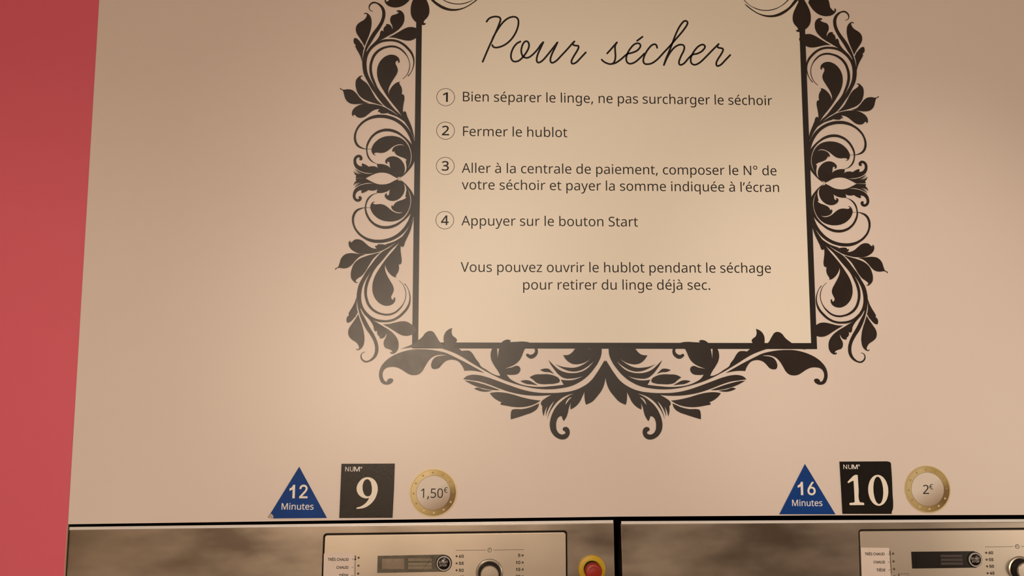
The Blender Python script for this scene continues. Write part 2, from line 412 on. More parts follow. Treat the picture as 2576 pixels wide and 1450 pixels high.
# ------------------------------------------------------------------ letter outlines (1000 units = cap height)
GLYPHS = {'humanist': ''' 	364	
,	375	269,147,-3,5,-8,-33;237,41,13,38,-13,-39;194,-74,15,38,-15,-37;148,-181,15,34,-30,0;57,-181,31,0,10,36;85,-67,-9,-40,9,41;109,54,-7,-40,8,40;127,162,-4,-32,44,0;259,162,-44,0,3,-5
.	375	101,76,0,-34,0,34;126,148,-17,-14,17,14;186,169,-23,0,25,0;249,148,-18,14,17,-14;275,76,0,34,0,-34;249,3,17,15,-18,-15;186,-20,25,0,-23,0;126,3,17,-15,-17,15
0	801	732,501,0,109,0,-81;714,284,12,64,-12,-63;656,123,27,44,-26,-45;553,21,42,23,-43,-23;399,-14,60,0,-75,0;214,48,49,-41,-49,41;104,225,24,-77,-23,77;69,501,0,-107,0,109;102,779,-22,-77,21,76;207,954,-48,-40,49,41;399,1015,-79,0,75,0;585,954,-49,41,50,-40;696,779,-24,76,24,-77|192,501,0,92,0,-91;212,273,-13,61,14,-61;278,137,-30,30,30,-31;399,91,-50,0,51,0;520,136,-30,-30,31,30;587,272,-14,-61,14,62;608,501,0,-91,0,92;587,729,14,-60,-14,60;520,865,31,-30,-30,30;399,910,51,0,-50,0;278,865,30,30,-30,-30;212,729,14,60,-13,-60
1	801	497,0,0,333,-40,0;377,0,40,0,0,233;377,699,0,-233,0,27;377,768,0,-19,1,18;380,820,-1,-16,0,16;382,871,-1,-18,-15,-15;342,833,12,11,-12,-10;296,794,18,16,-36,-29;189,707,36,29,-21,28;125,790,21,-28,90,70;395,1000,-90,-70,34,0;497,1000,-34,0,0,-333
2	801	728,0,0,37,-220,0;67,0,221,0,0,34;67,102,0,-34,88,88;329,367,-87,-88,51,50;457,501,-35,-39,34,40;535,617,-18,-38,18,38;562,741,0,-45,0,55;513,866,32,-28,-33,29;385,909,52,0,-48,0;257,884,37,17,-37,-17;144,814,39,30,-22,27;78,896,22,-27,27,23;165,957,-32,-18,31,17;267,999,-37,-11,37,10;385,1014,-42,0,63,0;546,982,-45,21,45,-22;651,890,-25,40,24,-40;688,748,0,55,0,-52;655,601,22,46,-21,-46;566,466,38,44,-38,-45;431,324,52,50,-69,-69;223,118,69,68,0,-2;223,112,0,2,168,0;728,112,-168,0,0,-37
3	801	690,766,0,72,0,-45;665,650,17,33,-17,-33;593,570,31,21,-31,-21;483,527,42,8,0,-2;483,521,0,2,80,-9;662,445,-39,41,40,-41;721,284,0,67,0,-58;681,130,27,45,-27,-46;555,24,57,25,-56,-25;338,-14,88,0,-53,0;192,-2,45,-8,-45,8;63,41,41,-21,0,38;63,155,0,-38,42,-20;199,107,-49,12,48,-12;339,90,-45,0,90,0;533,142,-40,-35,40,35;592,287,0,-62,0,42;560,389,21,-26,-22,25;464,445,42,-12,-42,13;312,464,59,0,-32,0;216,464,32,0,0,35;216,569,0,-35,32,0;314,569,-33,0,55,0;452,592,-37,-15,37,16;536,659,-19,-29,19,28;564,758,0,-38,0,48;515,870,33,-26,-32,27;382,910,56,0,-35,0;286,900,29,7,-29,-7;205,870,25,13,-25,-12;130,826,25,17,-20,28;69,910,20,-28,35,28;201,983,-53,-20,53,21;381,1014,-67,0,105,0;614,944,-51,47,51,-47
4	801	773,227,0,37,-48,0;627,227,49,0,0,-76;627,0,0,76,-39,0;508,0,40,0,0,76;508,227,0,-76,-159,0;29,227,160,0,0,35;29,332,0,-35,157,224;500,1006,-157,-225,42,0;627,1006,-42,0,0,-223;627,338,0,222,49,0;773,338,-48,0,0,-37|508,653,0,-105,0,24;509,719,0,-20,1,20;511,776,-1,-18,1,18;513,827,0,-16,1,16;515,874,-1,-15,-1,0;510,874,2,0,-8,-18;482,817,11,20,-11,-21;450,765,10,14,-100,-143;150,338,100,142,119,0;508,338,-119,0,0,105
5	801	385,613,-33,0,68,0;563,578,-50,24,50,-23;680,478,-28,44,28,-43;721,319,0,63,0,-69;676,141,30,50,-29,-50;548,26,56,27,-55,-27;347,-14,79,0,-51,0;202,0,46,-9,-45,9;88,41,31,-18,0,38;88,157,0,-39,34,-21;211,109,-48,11,48,-12;349,91,-44,0,49,0;478,114,-37,-15,37,16;564,186,-20,-33,21,32;595,307,0,-49,0,65;535,457,40,-35,-40,35;345,510,86,0,-27,0;255,503,34,4,-34,-5;174,489,20,4,-21,13;112,528,21,-13,13,157;150,1000,-13,-157,167,0;651,1000,-167,0,0,-37;651,888,0,37,-132,0;255,888,132,0,-8,-97;231,598,8,97,16,3;296,608,-28,-4,27,4
A	895	763,0,44,0,-40,103;643,310,40,-104,-132,0;246,310,133,0,-39,-104;127,0,40,103,-42,0;0,0,42,0,130,335;391,1004,-130,-335,38,0;504,1004,-38,0,130,-335;894,0,-130,335,-44,0|493,724,37,-101,-3,8;479,765,7,-20,-7,19;460,826,6,-21,-6,21;445,874,4,-11,-4,-19;431,817,5,19,-5,-19;415,765,5,16,-5,-16;402,724,4,11,-38,-101;289,422,37,100,105,0;605,422,-105,0,-37,100
B	910	422,1000,-96,0,125,0;705,945,-64,37,64,-37;801,752,0,92,0,-39;779,648,15,30,-14,-31;715,572,28,20,-28,-20;611,531,41,7,0,-3;611,524,0,2,42,-7;725,487,-34,18,34,-17;805,412,-19,32,20,-33;835,284,0,53,0,-60;793,130,28,42,-28,-43;673,33,52,22,-52,-22;487,0,72,0,-117,0;136,0,117,0,0,333;136,1000,0,-333,95,0|447,574,-62,0,86,0;623,616,-31,-28,32,27;671,738,0,-54,0,55;613,856,38,-23,-39,24;427,892,85,0,-55,0;262,892,55,0,0,-106;262,574,0,106,62,0|262,469,64,0,0,-121;262,106,0,121,67,0;464,106,-68,0,88,0;648,158,-34,-34,35,35;700,294,0,-56,0,36;677,387,16,-27,-15,26;600,447,36,-14,-36,15;454,469,61,0,-64,0
C	885	564,903,45,0,-53,0;420,876,43,18,-43,-18;311,796,30,35,-30,-35;242,669,16,50,-16,-50;218,500,0,63,0,-82;257,286,-26,60,26,-61;372,146,-51,32,51,-33;563,97,-77,0,44,0;688,108,-40,-8,39,7;803,136,-38,-11,0,-37;803,27,0,36,-38,-14;687,-4,40,6,-40,-7;545,-14,55,0,-102,0;290,49,68,-42,-68,42;137,228,34,-77,-35,78;85,501,0,-104,0,76;117,709,-21,-63,21,62;209,871,-40,-46,41,46;360,977,-60,-25,60,25;566,1014,-78,0,51,0;714,999,-47,10,48,-11;842,955,-38,19,-17,-35;791,849,17,35,-30,14;688,887,38,-12,-37,11
D	1022	937,510,0,107,0,-112;875,228,41,76,-42,-75;696,57,78,39,-77,-38;415,0,110,0,-93,0;136,0,93,0,0,333;136,1000,0,-333,103,0;444,1000,-103,0,101,0;706,944,-74,37,74,-37;877,779,-40,73,40,-72|804,506,0,-132,0,88;760,724,29,-57,-30,57;631,851,56,-28,-57,27;426,892,80,0,-55,0;262,892,55,0,0,-261;262,108,0,261,45,0;398,108,-46,0,135,0;702,208,-67,-67,68,67
E	779	695,0,0,37,-187,0;136,0,186,0,0,333;136,1000,0,-333,186,0;695,1000,-187,0,0,-37;695,889,0,37,-145,0;262,889,144,0,0,-104;262,577,0,104,136,0;669,577,-135,0,0,-36;669,468,0,36,-135,0;262,468,136,0,0,-119;262,111,0,119,144,0;695,111,-145,0,0,-37
F	727	262,0,0,141,-42,0;136,0,42,0,0,333;136,1000,0,-333,186,0;695,1000,-187,0,0,-37;695,889,0,37,-145,0;262,889,144,0,0,-118;262,535,0,118,135,0;668,535,-135,0,0,-37;668,424,0,37,-135,0;262,424,135,0,0,-141
H	1038	901,0,0,333,-42,0;775,0,42,0,0,155;775,466,0,-155,-171,0;262,466,171,0,0,-155;262,0,0,155,-42,0;136,0,42,0,0,333;136,1000,0,-333,42,0;262,1000,-42,0,0,-141;262,577,0,141,171,0;775,577,-171,0,0,141;775,1000,0,-141,42,0;901,1000,-42,0,0,-333
I	475	417,0,0,24,-120,0;56,0,120,0,0,24;56,73,0,-24,39,9;174,99,-40,-8,0,267;174,899,0,-266,-40,9;56,927,39,-9,0,24;56,1000,0,-24,120,0;417,1000,-120,0,0,-24;417,927,0,24,-39,-9;300,899,39,9,0,-266;300,99,0,267,39,-8;417,73,-39,9,0,-24
M	1270	577,0,35,0,-110,292;248,877,110,-292,-2,0;242,877,2,0,2,-19;247,805,-1,29,2,-29;251,711,-1,34,1,-34;252,606,0,36,0,-202;252,0,0,202,-39,0;136,0,39,0,0,333;136,1000,0,-333,62,0;322,1000,-62,0,103,-273;630,181,-102,273,2,0;636,181,-2,0,104,273;950,1000,-105,-273,61,0;1134,1000,-61,0,0,-333;1134,0,0,333,-41,0;1010,0,41,0,0,205;1010,615,0,-205,0,33;1011,712,-1,-32,1,32;1015,803,-1,-28,2,29;1020,875,-1,-19,-2,0;1014,875,2,0,-111,-291;681,0,111,292,-35,0
N	1064	929,0,0,333,-49,0;782,0,49,0,-179,277;246,831,179,-277,-1,0;241,831,2,0,2,-22;246,754,-2,30,1,-29;250,660,-1,34,1,-33;252,559,0,34,0,-186;252,0,0,186,-39,0;136,0,39,0,0,333;136,1000,0,-333,48,0;282,1000,-49,0,177,-276;815,172,-178,276,2,0;821,172,-2,0,-1,15;817,239,2,-29,-1,30;813,338,1,-36,-1,35;811,436,0,-30,0,188;811,1000,0,-188,39,0;929,1000,-40,0,0,-333
R	871	412,1000,-92,0,83,0;617,968,-54,21,54,-21;737,874,-26,42,26,-42;776,716,0,63,0,-54;746,583,20,35,-19,-36;672,498,30,21,-31,-21;576,448,33,12,91,-149;850,0,-91,149,-49,0;703,0,49,0,-81,138;461,413,81,-138,-67,0;262,413,66,0,0,-138;262,0,0,138,-42,0;136,0,42,0,0,333;136,1000,0,-333,92,0|405,891,55,0,-48,0;262,891,48,0,0,-124;262,520,0,123,50,0;412,520,-50,0,81,0;590,568,-38,-32,37,32;646,710,0,-62,0,44;620,815,17,-26,-18,26;541,873,35,-13,-36,12
S	769	703,268,0,52,0,-60;660,116,29,41,-29,-42;536,20,53,22,-54,-23;346,-14,73,0,-37,0;239,-8,34,-4,-34,3;146,8,28,-7,-28,7;71,34,22,-11,0,40;71,154,0,-40,34,-15;197,113,-50,13,50,-12;352,95,-54,0,49,0;476,115,-33,-13,34,13;552,171,-17,-24,17,24;577,256,0,-32,0,33;556,339,14,-22,-14,22;484,401,34,-19,-34,19;342,462,60,-22,-43,16;229,513,32,-18,-32,19;148,576,22,-24,-21,23;100,655,11,-29,-11,30;84,759,0,-39,0,53;125,896,-27,-38,27,37;237,983,-48,-20,48,21;403,1014,-62,0,55,0;555,999,-46,10,45,-11;679,958,-37,17,-13,-36;640,850,13,36,-34,15;527,888,41,-10,-40,10;401,903,43,0,-42,0;296,885,28,12,-28,-12;232,834,14,22,-14,-22;211,758,0,29,0,-34;232,674,-14,22,14,-23;301,613,-32,18,32,-17;430,556,-54,20,59,-21;579,487,-40,24,41,-25;672,398,-21,34,21,-35
T	779	452,0,0,296,-42,0;326,0,42,0,0,296;326,889,0,-296,-104,0;14,889,104,0,0,37;14,1000,0,-37,250,0;763,1000,-249,0,0,-37;763,889,0,37,-103,0;452,889,104,0,0,-296
U	1024	896,353,0,216,0,-69;854,166,28,56,-28,-56;726,34,58,33,-57,-32;507,-14,89,0,-124,0;223,88,65,-68,-65,67;126,356,0,-111,0,214;126,1000,0,-215,42,0;252,1000,-42,0,0,-216;252,352,0,216,0,-82;317,162,-43,45,44,-44;514,95,-88,0,61,0;662,128,-38,-22,38,22;745,219,-18,-39,18,39;772,353,0,-50,0,216;772,1000,0,-216,41,0;896,1000,-41,0,0,-216
V	840	840,1000,-44,0,-119,-333;483,0,119,333,-42,0;357,0,42,0,-119,333;0,1000,119,-333,44,0;132,1000,-44,0,75,-214;357,359,-75,213,10,-28;384,280,-8,25,7,-25;404,208,-6,23,6,-23;420,140,-5,22,5,22;436,209,-6,-24,6,23;457,282,-8,-26,8,25;483,361,-9,-28,75,213;707,1000,-74,-213,45,0
a	786	403,763,-48,0,92,0;606,703,-43,40,44,-40;672,511,0,88,0,-170;672,0,0,170,-30,0;583,0,30,0,-8,35;559,106,8,-35,-2,0;553,106,2,0,-21,-27;487,39,23,18,-23,-19;408,-1,30,8,-29,-9;301,-14,42,0,-45,0;180,10,36,-16,-36,16;95,83,21,-33,-20,33;64,209,0,-51,0,74;153,382,-59,-41,58,40;424,448,-122,-4,43,2;552,452,-43,-1,0,15;552,497,0,-15,0,63;511,627,27,-24,-27,25;396,664,50,0,-39,0;284,646,36,12,-35,-11;185,606,31,15,-13,31;147,699,13,-31,33,18;263,744,-45,-12,45,13|440,363,37,1,-94,-4;246,318,36,26,-36,-26;192,207,0,48,0,-42;230,115,-25,19,26,-20;329,85,-40,0,64,0;487,138,-42,-35,42,35;550,300,0,-73,0,22;550,367,0,-22,-36,-1
b	861	242,805,0,87,0,-31;240,716,2,28,-1,-27;235,651,2,16,3,0;242,651,-2,0,22,32;331,731,-38,-21,37,22;475,763,-59,0,93,0;700,666,-57,65,56,-65;784,375,0,129,0,-86;746,160,25,58,-26,-58;637,29,47,29,-46,-29;475,-14,61,0,-59,0;331,18,37,-21,-38,22;242,95,22,-30,-3,0;232,95,4,0,-8,-32;207,0,9,32,-29,0;119,0,29,0,0,355;119,1064,0,-354,41,0;242,1064,-41,0,0,-86|454,661,69,0,-53,0;328,631,31,20,-31,-20;262,539,13,41,-13,-42;242,380,0,64,0,-2;242,374,0,2,0,-92;288,162,-31,49,30,-49;457,88,-83,0,67,0;607,162,-33,-49,33,50;657,377,0,-94,0,94;607,590,33,-48,-33,47
c	672	420,-14,43,0,-66,0;243,27,52,-27,-52,27;121,153,30,-57,-29,57;77,371,0,-89,0,93;123,597,-31,-58,31,58;249,724,-53,-27,52,27;429,765,-68,0,38,0;539,753,-35,8,36,-8;626,724,-22,11,-13,-34;588,622,13,34,-22,8;510,646,30,-8,-30,7;426,657,26,0,-51,0;301,625,33,21,-33,-22;228,529,16,42,-16,-42;204,373,0,62,0,-60;228,220,-16,42,16,-42;300,125,-32,21,31,-22;419,92,-48,0,41,0;527,105,-31,-8,32,8;613,136,-26,-12,0,-37;613,27,0,36,-25,-13;530,-4,30,8,-30,-7
d	861	385,-14,39,0,-93,0;161,83,56,-65,-56,65;77,374,0,-129,0,129;162,666,-57,-66,56,66;387,765,-94,0,39,0;489,750,-29,10,29,-10;564,710,-21,17,22,-17;619,654,-15,21,3,0;627,654,-2,0,0,12;623,708,2,-24,-3,24;619,765,0,-14,0,100;619,1064,0,-99,41,0;742,1064,-41,0,0,-354;742,0,0,355,-33,0;643,0,33,0,-6,34;625,101,6,-34,-2,0;619,101,2,0,-15,-22;564,43,22,17,-21,-18;488,1,30,11,-29,-10|405,88,-67,0,79,0;572,153,-32,-43,32,44;620,350,0,-88,0,8;620,373,0,-8,0,93;574,588,31,-50,-31,49;403,662,83,0,-66,0;254,583,33,53,-33,-52;204,371,0,89,0,-89;254,162,-33,50,33,-49
e	790	409,765,-66,0,64,0;575,723,-46,28,46,-28;681,604,-24,51,25,-51;718,426,0,68,0,-25;718,352,0,24,-171,0;204,352,172,0,2,-85;270,158,-42,44,41,-45;444,91,-75,0,48,0;571,104,-37,-9,37,9;685,143,-39,-17,0,-36;685,35,0,36,-38,-17;571,-2,38,8,-37,-8;438,-14,52,0,-71,0;250,29,55,-29,-55,29;123,159,30,-57,-31,57;77,370,0,-83,0,82;118,581,-27,-59,28,59;235,717,-50,-32,50,32|408,664,42,0,-59,0;268,607,34,38,-34,-38;207,450,7,67,128,0;590,450,-128,0,0,43;570,562,13,-32,-13,31;511,637,26,-19,-27,18
g	861	385,765,-96,0,50,0;519,737,-40,18,40,-19;620,651,-28,39,3,0;627,651,-2,0,6,33;644,751,-5,-33,33,0;742,751,-32,0,0,-255;742,-13,0,255,0,-71;706,-191,24,48,-24,-48;595,-300,50,25,-49,-24;406,-336,77,0,-54,0;257,-324,45,-8,-45,8;136,-289,35,-15,0,38;136,-175,0,-38,35,-19;261,-218,-48,10,47,-11;413,-234,-54,0,65,0;565,-177,-37,-38,37,38;620,-22,0,-66,0,9;620,7,0,-10,0,11;622,55,-1,-21,1,21;625,99,-1,-8,-2,0;619,99,2,0,-26,-38;522,14,38,19,-39,-19;387,-14,51,0,-98,0;159,88,55,-68,-55,68;77,374,0,-122,0,119;159,659,-55,-71,55,70|402,661,50,0,-42,0;295,627,29,23,-30,-22;228,529,15,43,-16,-43;204,373,0,61,0,-93;256,160,-34,49,34,-49;405,87,-66,0,38,0;503,102,-27,-10,27,9;570,148,-18,-21,18,21;609,228,-8,-32,9,33;622,345,0,-45,0,9;622,374,0,-10,0,68;599,539,15,-42,-16,42;527,632,32,-20,-33,19
h	866	242,752,0,104,0,-18;240,697,2,19,-1,-18;235,647,2,15,3,0;244,647,-3,0,16,26;304,711,-24,-16,24,17;385,750,-30,-9,30,9;478,763,-32,0,60,0;630,735,-41,19,40,-20;721,646,-20,40,21,-40;752,489,0,64,0,-163;752,0,0,163,-41,0;630,0,41,0,0,160;630,480,0,-160,0,61;590,616,27,-30,-27,30;462,661,58,0,-56,0;331,630,31,21,-32,-21;263,537,13,41,-14,-41;242,388,0,59,0,-129;242,0,0,129,-41,0;119,0,41,0,0,355;119,1064,0,-354,41,0;242,1064,-41,0,0,-104
i	361	242,751,-41,0,0,-251;242,0,0,250,-41,0;119,0,41,0,0,250;119,751,0,-251,41,0|182,1032,-20,0,19,0;232,1013,-15,13,14,-12;254,954,0,27,0,-26;232,895,14,13,-15,-13;182,875,19,0,-20,0;130,895,14,-13,-14,13;109,954,0,-26,0,27;130,1013,-14,-12,14,13
j	361	31,-336,49,0,-24,0;-31,-331,18,-4,-18,3;-77,-319,13,-5,0,33;-77,-220,0,-33,14,-4;-34,-230,-15,3,15,-2;15,-234,-17,0,30,0;90,-209,-20,-17,19,16;119,-116,0,-46,0,289;119,751,0,-289,41,0;242,751,-41,0,0,-288;242,-112,0,288,0,-47;220,-232,15,33,-15,-34;151,-310,31,18,-31,-17|109,954,0,-26,0,27;130,1013,-14,-12,14,13;182,1032,-20,0,19,0;232,1013,-15,13,14,-12;254,954,0,27,0,-26;232,895,14,13,-15,-13;182,875,19,0,-20,0;130,895,14,-13,-14,13
l	361	242,0,0,355,-41,0;119,0,41,0,0,355;119,1064,0,-354,41,0;242,1064,-41,0,0,-354
m	1310	943,765,-49,0,85,0;1133,700,-42,43,42,-44;1196,489,0,97,0,-163;1196,0,0,163,-41,0;1074,0,41,0,0,161;1074,483,0,-161,0,59;1037,616,25,-30,-25,30;922,661,52,0,-73,0;765,598,32,42,-31,-42;718,415,0,80,0,-139;718,0,0,138,-40,0;597,0,40,0,0,161;597,483,0,-161,0,39;580,582,11,-27,-11,27;529,641,23,-13,-22,14;443,661,35,0,-51,0;324,630,28,21,-29,-21;261,538,13,40,-12,-40;242,389,0,59,0,-129;242,0,0,130,-41,0;119,0,41,0,0,250;119,751,0,-251,33,0;218,751,-33,0,7,-34;237,648,-6,35,2,0;244,648,-3,0,16,27;302,714,-23,-18,23,17;378,752,-28,-8,28,9;465,765,-30,0,58,0;610,734,-39,20,39,-21;695,639,-18,43,2,0;702,639,-3,0,25,43;805,734,-44,-21,43,20
n	866	480,765,-31,0,90,0;683,700,-45,43,46,-44;752,489,0,97,0,-163;752,0,0,163,-41,0;630,0,41,0,0,160;630,480,0,-160,0,61;590,616,27,-30,-27,30;462,661,58,0,-83,0;290,591,32,47,-32,-47;242,389,0,88,0,-129;242,0,0,130,-41,0;119,0,41,0,0,250;119,751,0,-251,33,0;218,751,-33,0,7,-34;237,648,-6,35,2,0;244,648,-3,0,17,27;306,714,-25,-18,25,17;388,752,-30,-8,30,9
o	847	772,377,0,83,0,-63;747,211,17,48,-16,-48;677,88,31,34,-30,-33;567,12,43,17,-44,-17;422,-14,53,0,-50,0;284,12,42,-17,-42,17;175,88,31,-33,-31,34;103,211,17,-48,-17,48;77,377,0,-63,0,83;119,588,-28,-58,28,57;239,719,-52,-30,53,31;426,765,-72,0,68,0;606,719,-52,31,52,-30;728,588,-30,57,29,-58|204,377,0,88,0,-59;228,223,-16,44,15,-43;300,123,-33,24,32,-23;424,88,-50,0,51,0;549,123,-33,-23,33,24;621,223,-15,-43,16,44;644,377,0,-59,0,60;620,529,16,-42,-15,42;548,627,33,-23,-32,23;423,661,51,0,-77,0;256,585,35,51,-34,-50
p	861	476,765,-40,0,93,0;700,668,-57,64,56,-64;784,377,0,130,0,-85;746,162,25,58,-26,-59;638,30,46,30,-46,-29;475,-14,62,0,-38,0;373,1,29,-10,-30,11;296,41,21,-16,-21,17;242,95,15,-19,-3,0;234,95,3,0,2,-16;239,35,-1,24,2,-24;242,-28,0,18,0,-103;242,-336,0,103,-41,0;119,-336,41,0,0,362;119,751,0,-363,34,0;220,751,-34,0,5,-34;237,648,-6,35,2,0;242,648,-2,0,15,22;296,707,-21,-17,21,18;372,749,-30,-10,29,11|454,661,69,0,-51,0;332,632,31,19,-31,-19;265,546,14,39,-14,-38;242,401,1,58,0,-8;242,377,0,8,0,-62;262,220,-13,43,13,-43;328,122,-31,22,32,-23;457,88,-55,0,45,0;569,126,-29,-25,30,25;635,229,-14,-43,15,43;657,378,0,-56,0,86;607,584,33,-51,-33,51
q	861	619,-15,0,-107,0,16;620,43,0,-22,1,23;626,101,-3,-16,-3,0;618,101,2,0,-22,-32;529,20,38,22,-38,-23;382,-14,60,0,-90,0;162,83,56,-65,-57,65;77,374,0,-129,0,86;116,590,-26,-58,26,58;225,721,-46,-30,47,29;387,765,-61,0,58,0;531,731,-38,23,37,-22;620,648,-22,33,2,0;626,648,-2,0,6,35;644,751,-6,-34,33,0;742,751,-32,0,0,-363;742,-336,0,362,-41,0;619,-336,41,0,0,107|406,88,-68,0,52,0;530,116,-31,-18,31,19;598,202,-14,-38,14,39;620,347,0,-58,0,9;620,373,0,-9,0,95;573,589,32,-49,-32,49;403,662,82,0,-67,0;254,583,32,53,-33,-52;204,371,0,89,0,-89;254,163,-33,50,33,-50
r	578	469,765,-34,0,14,0;515,763,-17,1,16,-2;557,756,-12,3,-5,-38;542,643,5,38,-12,3;502,650,15,-2,-14,2;461,653,13,0,-29,0;378,634,26,13,-26,-12;308,583,21,22,-20,-22;260,504,11,31,-12,-31;242,401,0,38,0,-134;242,0,0,134,-41,0;119,0,41,0,0,250;119,751,0,-251,34,0;220,751,-34,0,5,-46;234,613,-5,46,2,0;239,613,-1,0,16,28;297,690,-22,-23,22,23;374,744,-29,-13,29,14
s	671	608,207,0,40,0,-48;571,85,25,33,-24,-32;468,11,45,17,-45,-17;308,-14,62,0,-52,0;173,-1,38,-9,-38,8;73,34,29,-15,0,37;73,146,0,-38,30,-15;181,104,-42,13,43,-12;311,85,-44,0,62,0;447,116,-28,-21,28,20;489,196,0,-34,0,19;473,246,11,-14,-10,15;418,291,27,-15,-27,15;304,342,49,-19,-49,18;179,398,35,-19,-34,18;99,465,19,-26,-18,26;71,566,0,-41,0,63;149,713,-52,-35,52,34;353,765,-84,0,46,0;481,751,-40,9,40,-8;592,714,-34,16,-14,-32;550,616,14,33,-31,13;451,650,35,-9,-35,9;345,664,36,0,-51,0;229,639,27,17,-27,-16;189,573,0,28,0,-21;207,520,-12,15,12,-14;268,478,-28,14,29,-13;382,430,-48,18,48,-18;504,375,-33,19,34,-18;581,307,-18,27,18,-26
t	506	370,87,-35,0,18,0;427,92,-19,-4,20,3;475,102,-12,-3,0,-31;475,8,0,32,-13,-6;419,-8,24,4,-25,-4;349,-14,22,0,-39,0;240,6,33,-13,-33,14;160,77,20,-34,-21,34;129,218,0,-60,0,146;129,655,0,-145,-36,0;22,655,36,0,0,20;22,714,0,-19,36,17;130,763,-36,-16,17,54;179,923,-16,-53,25,0;252,923,-24,0,0,-57;252,751,0,57,72,0;469,751,-72,0,0,-32;469,655,0,32,-72,0;252,655,72,0,0,-144;252,221,0,145,0,-45;285,120,-22,22,22,-22
u	866	746,751,-41,0,0,-251;746,0,0,250,-33,0;646,0,33,0,-6,33;627,99,7,-33,-1,0;622,99,2,0,-16,-26;560,35,25,17,-25,-17;478,-2,29,8,-30,-8;384,-14,32,0,-60,0;233,15,41,-19,-40,19;141,104,21,-41,-20,40;111,259,0,-63,0,164;111,751,0,-164,41,0;235,751,-41,0,0,-161;235,268,0,161,0,-60;276,133,-27,30,27,-30;402,88,-57,0,56,0;534,120,-32,-21,33,21;603,212,-14,-40,13,41;623,360,0,-58,0,130;623,751,0,-131,41,0
v	711	284,0,47,0,-94,250;0,751,95,-251,44,0;132,751,-44,0,53,-148;291,308,-53,148,8,-20;315,239,-8,26,9,-25;338,167,-7,23,6,-23;352,109,-3,16,1,0;357,109,-2,0,4,16;373,168,-7,-23,7,23;397,241,-9,-25,9,25;420,308,-6,-19,53,148;580,751,-53,-148,44,0;711,751,-43,0,-95,-251;426,0,95,250,-47,0
y	714	1,751,101,-251,44,0;133,751,-44,0,54,-143;296,324,-55,142,9,-26;321,251,-8,23,8,-24;343,183,-6,22,7,-22;359,119,-4,21,1,0;364,119,-2,0,6,23;391,211,-12,-38,12,38;429,325,-14,-38,50,142;581,751,-51,-142,45,0;714,751,-44,0,-108,-285;391,-104,108,285,-18,-46;328,-226,24,35,-23,-35;242,-307,34,19,-34,-20;118,-336,48,0,-23,0;59,-333,17,-2,-17,3;15,-325,13,-3,0,33;15,-227,0,-33,11,-2;53,-232,-15,1,14,-2;98,-235,-16,0,29,0;173,-219,-21,-11,21,11;227,-173,-15,-20,15,20;265,-102,-11,-27,13,33;304,-3,-13,-33,-101,251
z	658	604,0,0,32,-183,0;55,0,183,0,0,27;55,81,0,-27,134,192;458,655,-134,-191,-127,0;78,655,127,0,0,32;78,751,0,-32,172,0;594,751,-172,0,0,-31;594,658,0,31,-133,-187;196,95,133,188,136,0;604,95,-136,0,0,-32
°	599	300,584,44,0,-45,0;183,611,33,-18,-33,19;105,687,19,-32,-19,32;77,798,0,-42,0,43;104,911,-18,-32,19,32;181,987,-33,-19,34,18;300,1014,-46,0,44,0;416,987,-34,18,34,-19;494,911,-18,32,19,-32;522,798,0,43,0,-42;494,687,19,32,-18,-32;416,611,34,19,-34,-18|301,667,-46,0,45,0;400,703,-21,-24,21,24;431,798,0,-39,0,41;398,896,22,-24,-21,25;301,933,43,0,-46,0;200,896,22,25,-21,-24;168,798,0,41,0,-39;200,703,-21,24,22,-24
È	779	695,0,0,37,-187,0;136,0,186,0,0,333;136,1000,0,-333,186,0;695,1000,-187,0,0,-37;695,889,0,37,-145,0;262,889,144,0,0,-104;262,577,0,104,136,0;669,577,-135,0,0,-36;669,468,0,36,-135,0;262,468,136,0,0,-119;262,111,0,119,144,0;695,111,-145,0,0,-37|392,1322,-49,0,10,-20;431,1253,-16,25,15,-26;480,1178,-18,24,17,-24;527,1115,-14,18,0,-6;527,1098,0,6,-28,0;444,1098,28,0,-16,13;391,1145,19,-18,-20,18;333,1202,19,-20,-20,20;281,1261,15,-19,-16,18;245,1308,9,-13,0,5;245,1322,0,-5,49,0
à	786	403,763,-48,0,92,0;606,703,-43,40,44,-40;672,511,0,88,0,-170;672,0,0,170,-30,0;583,0,30,0,-8,35;559,106,8,-35,-2,0;553,106,2,0,-21,-27;487,39,23,18,-23,-19;408,-1,30,8,-29,-9;301,-14,42,0,-45,0;180,10,36,-16,-36,16;95,83,21,-33,-20,33;64,209,0,-51,0,74;153,382,-59,-41,58,40;424,448,-122,-4,43,2;552,452,-43,-1,0,15;552,497,0,-15,0,63;511,627,27,-24,-27,25;396,664,50,0,-39,0;284,646,36,12,-35,-11;185,606,31,15,-13,31;147,699,13,-31,33,18;263,744,-45,-12,45,13|440,363,37,1,-94,-4;246,318,36,26,-36,-26;192,207,0,48,0,-42;230,115,-25,19,26,-20;329,85,-40,0,64,0;487,138,-42,-35,42,35;550,300,0,-73,0,22;550,367,0,-22,-36,-1|359,1073,-49,0,10,-21;397,1004,-15,25,15,-26;446,929,-17,24,17,-25;493,866,-14,17,0,-6;493,849,0,5,-28,0;410,849,28,0,-16,13;357,896,20,-19,-19,18;299,953,19,-20,-19,20;247,1011,16,-18,-15,19;211,1059,9,-13,0,4;211,1073,0,-5,50,0
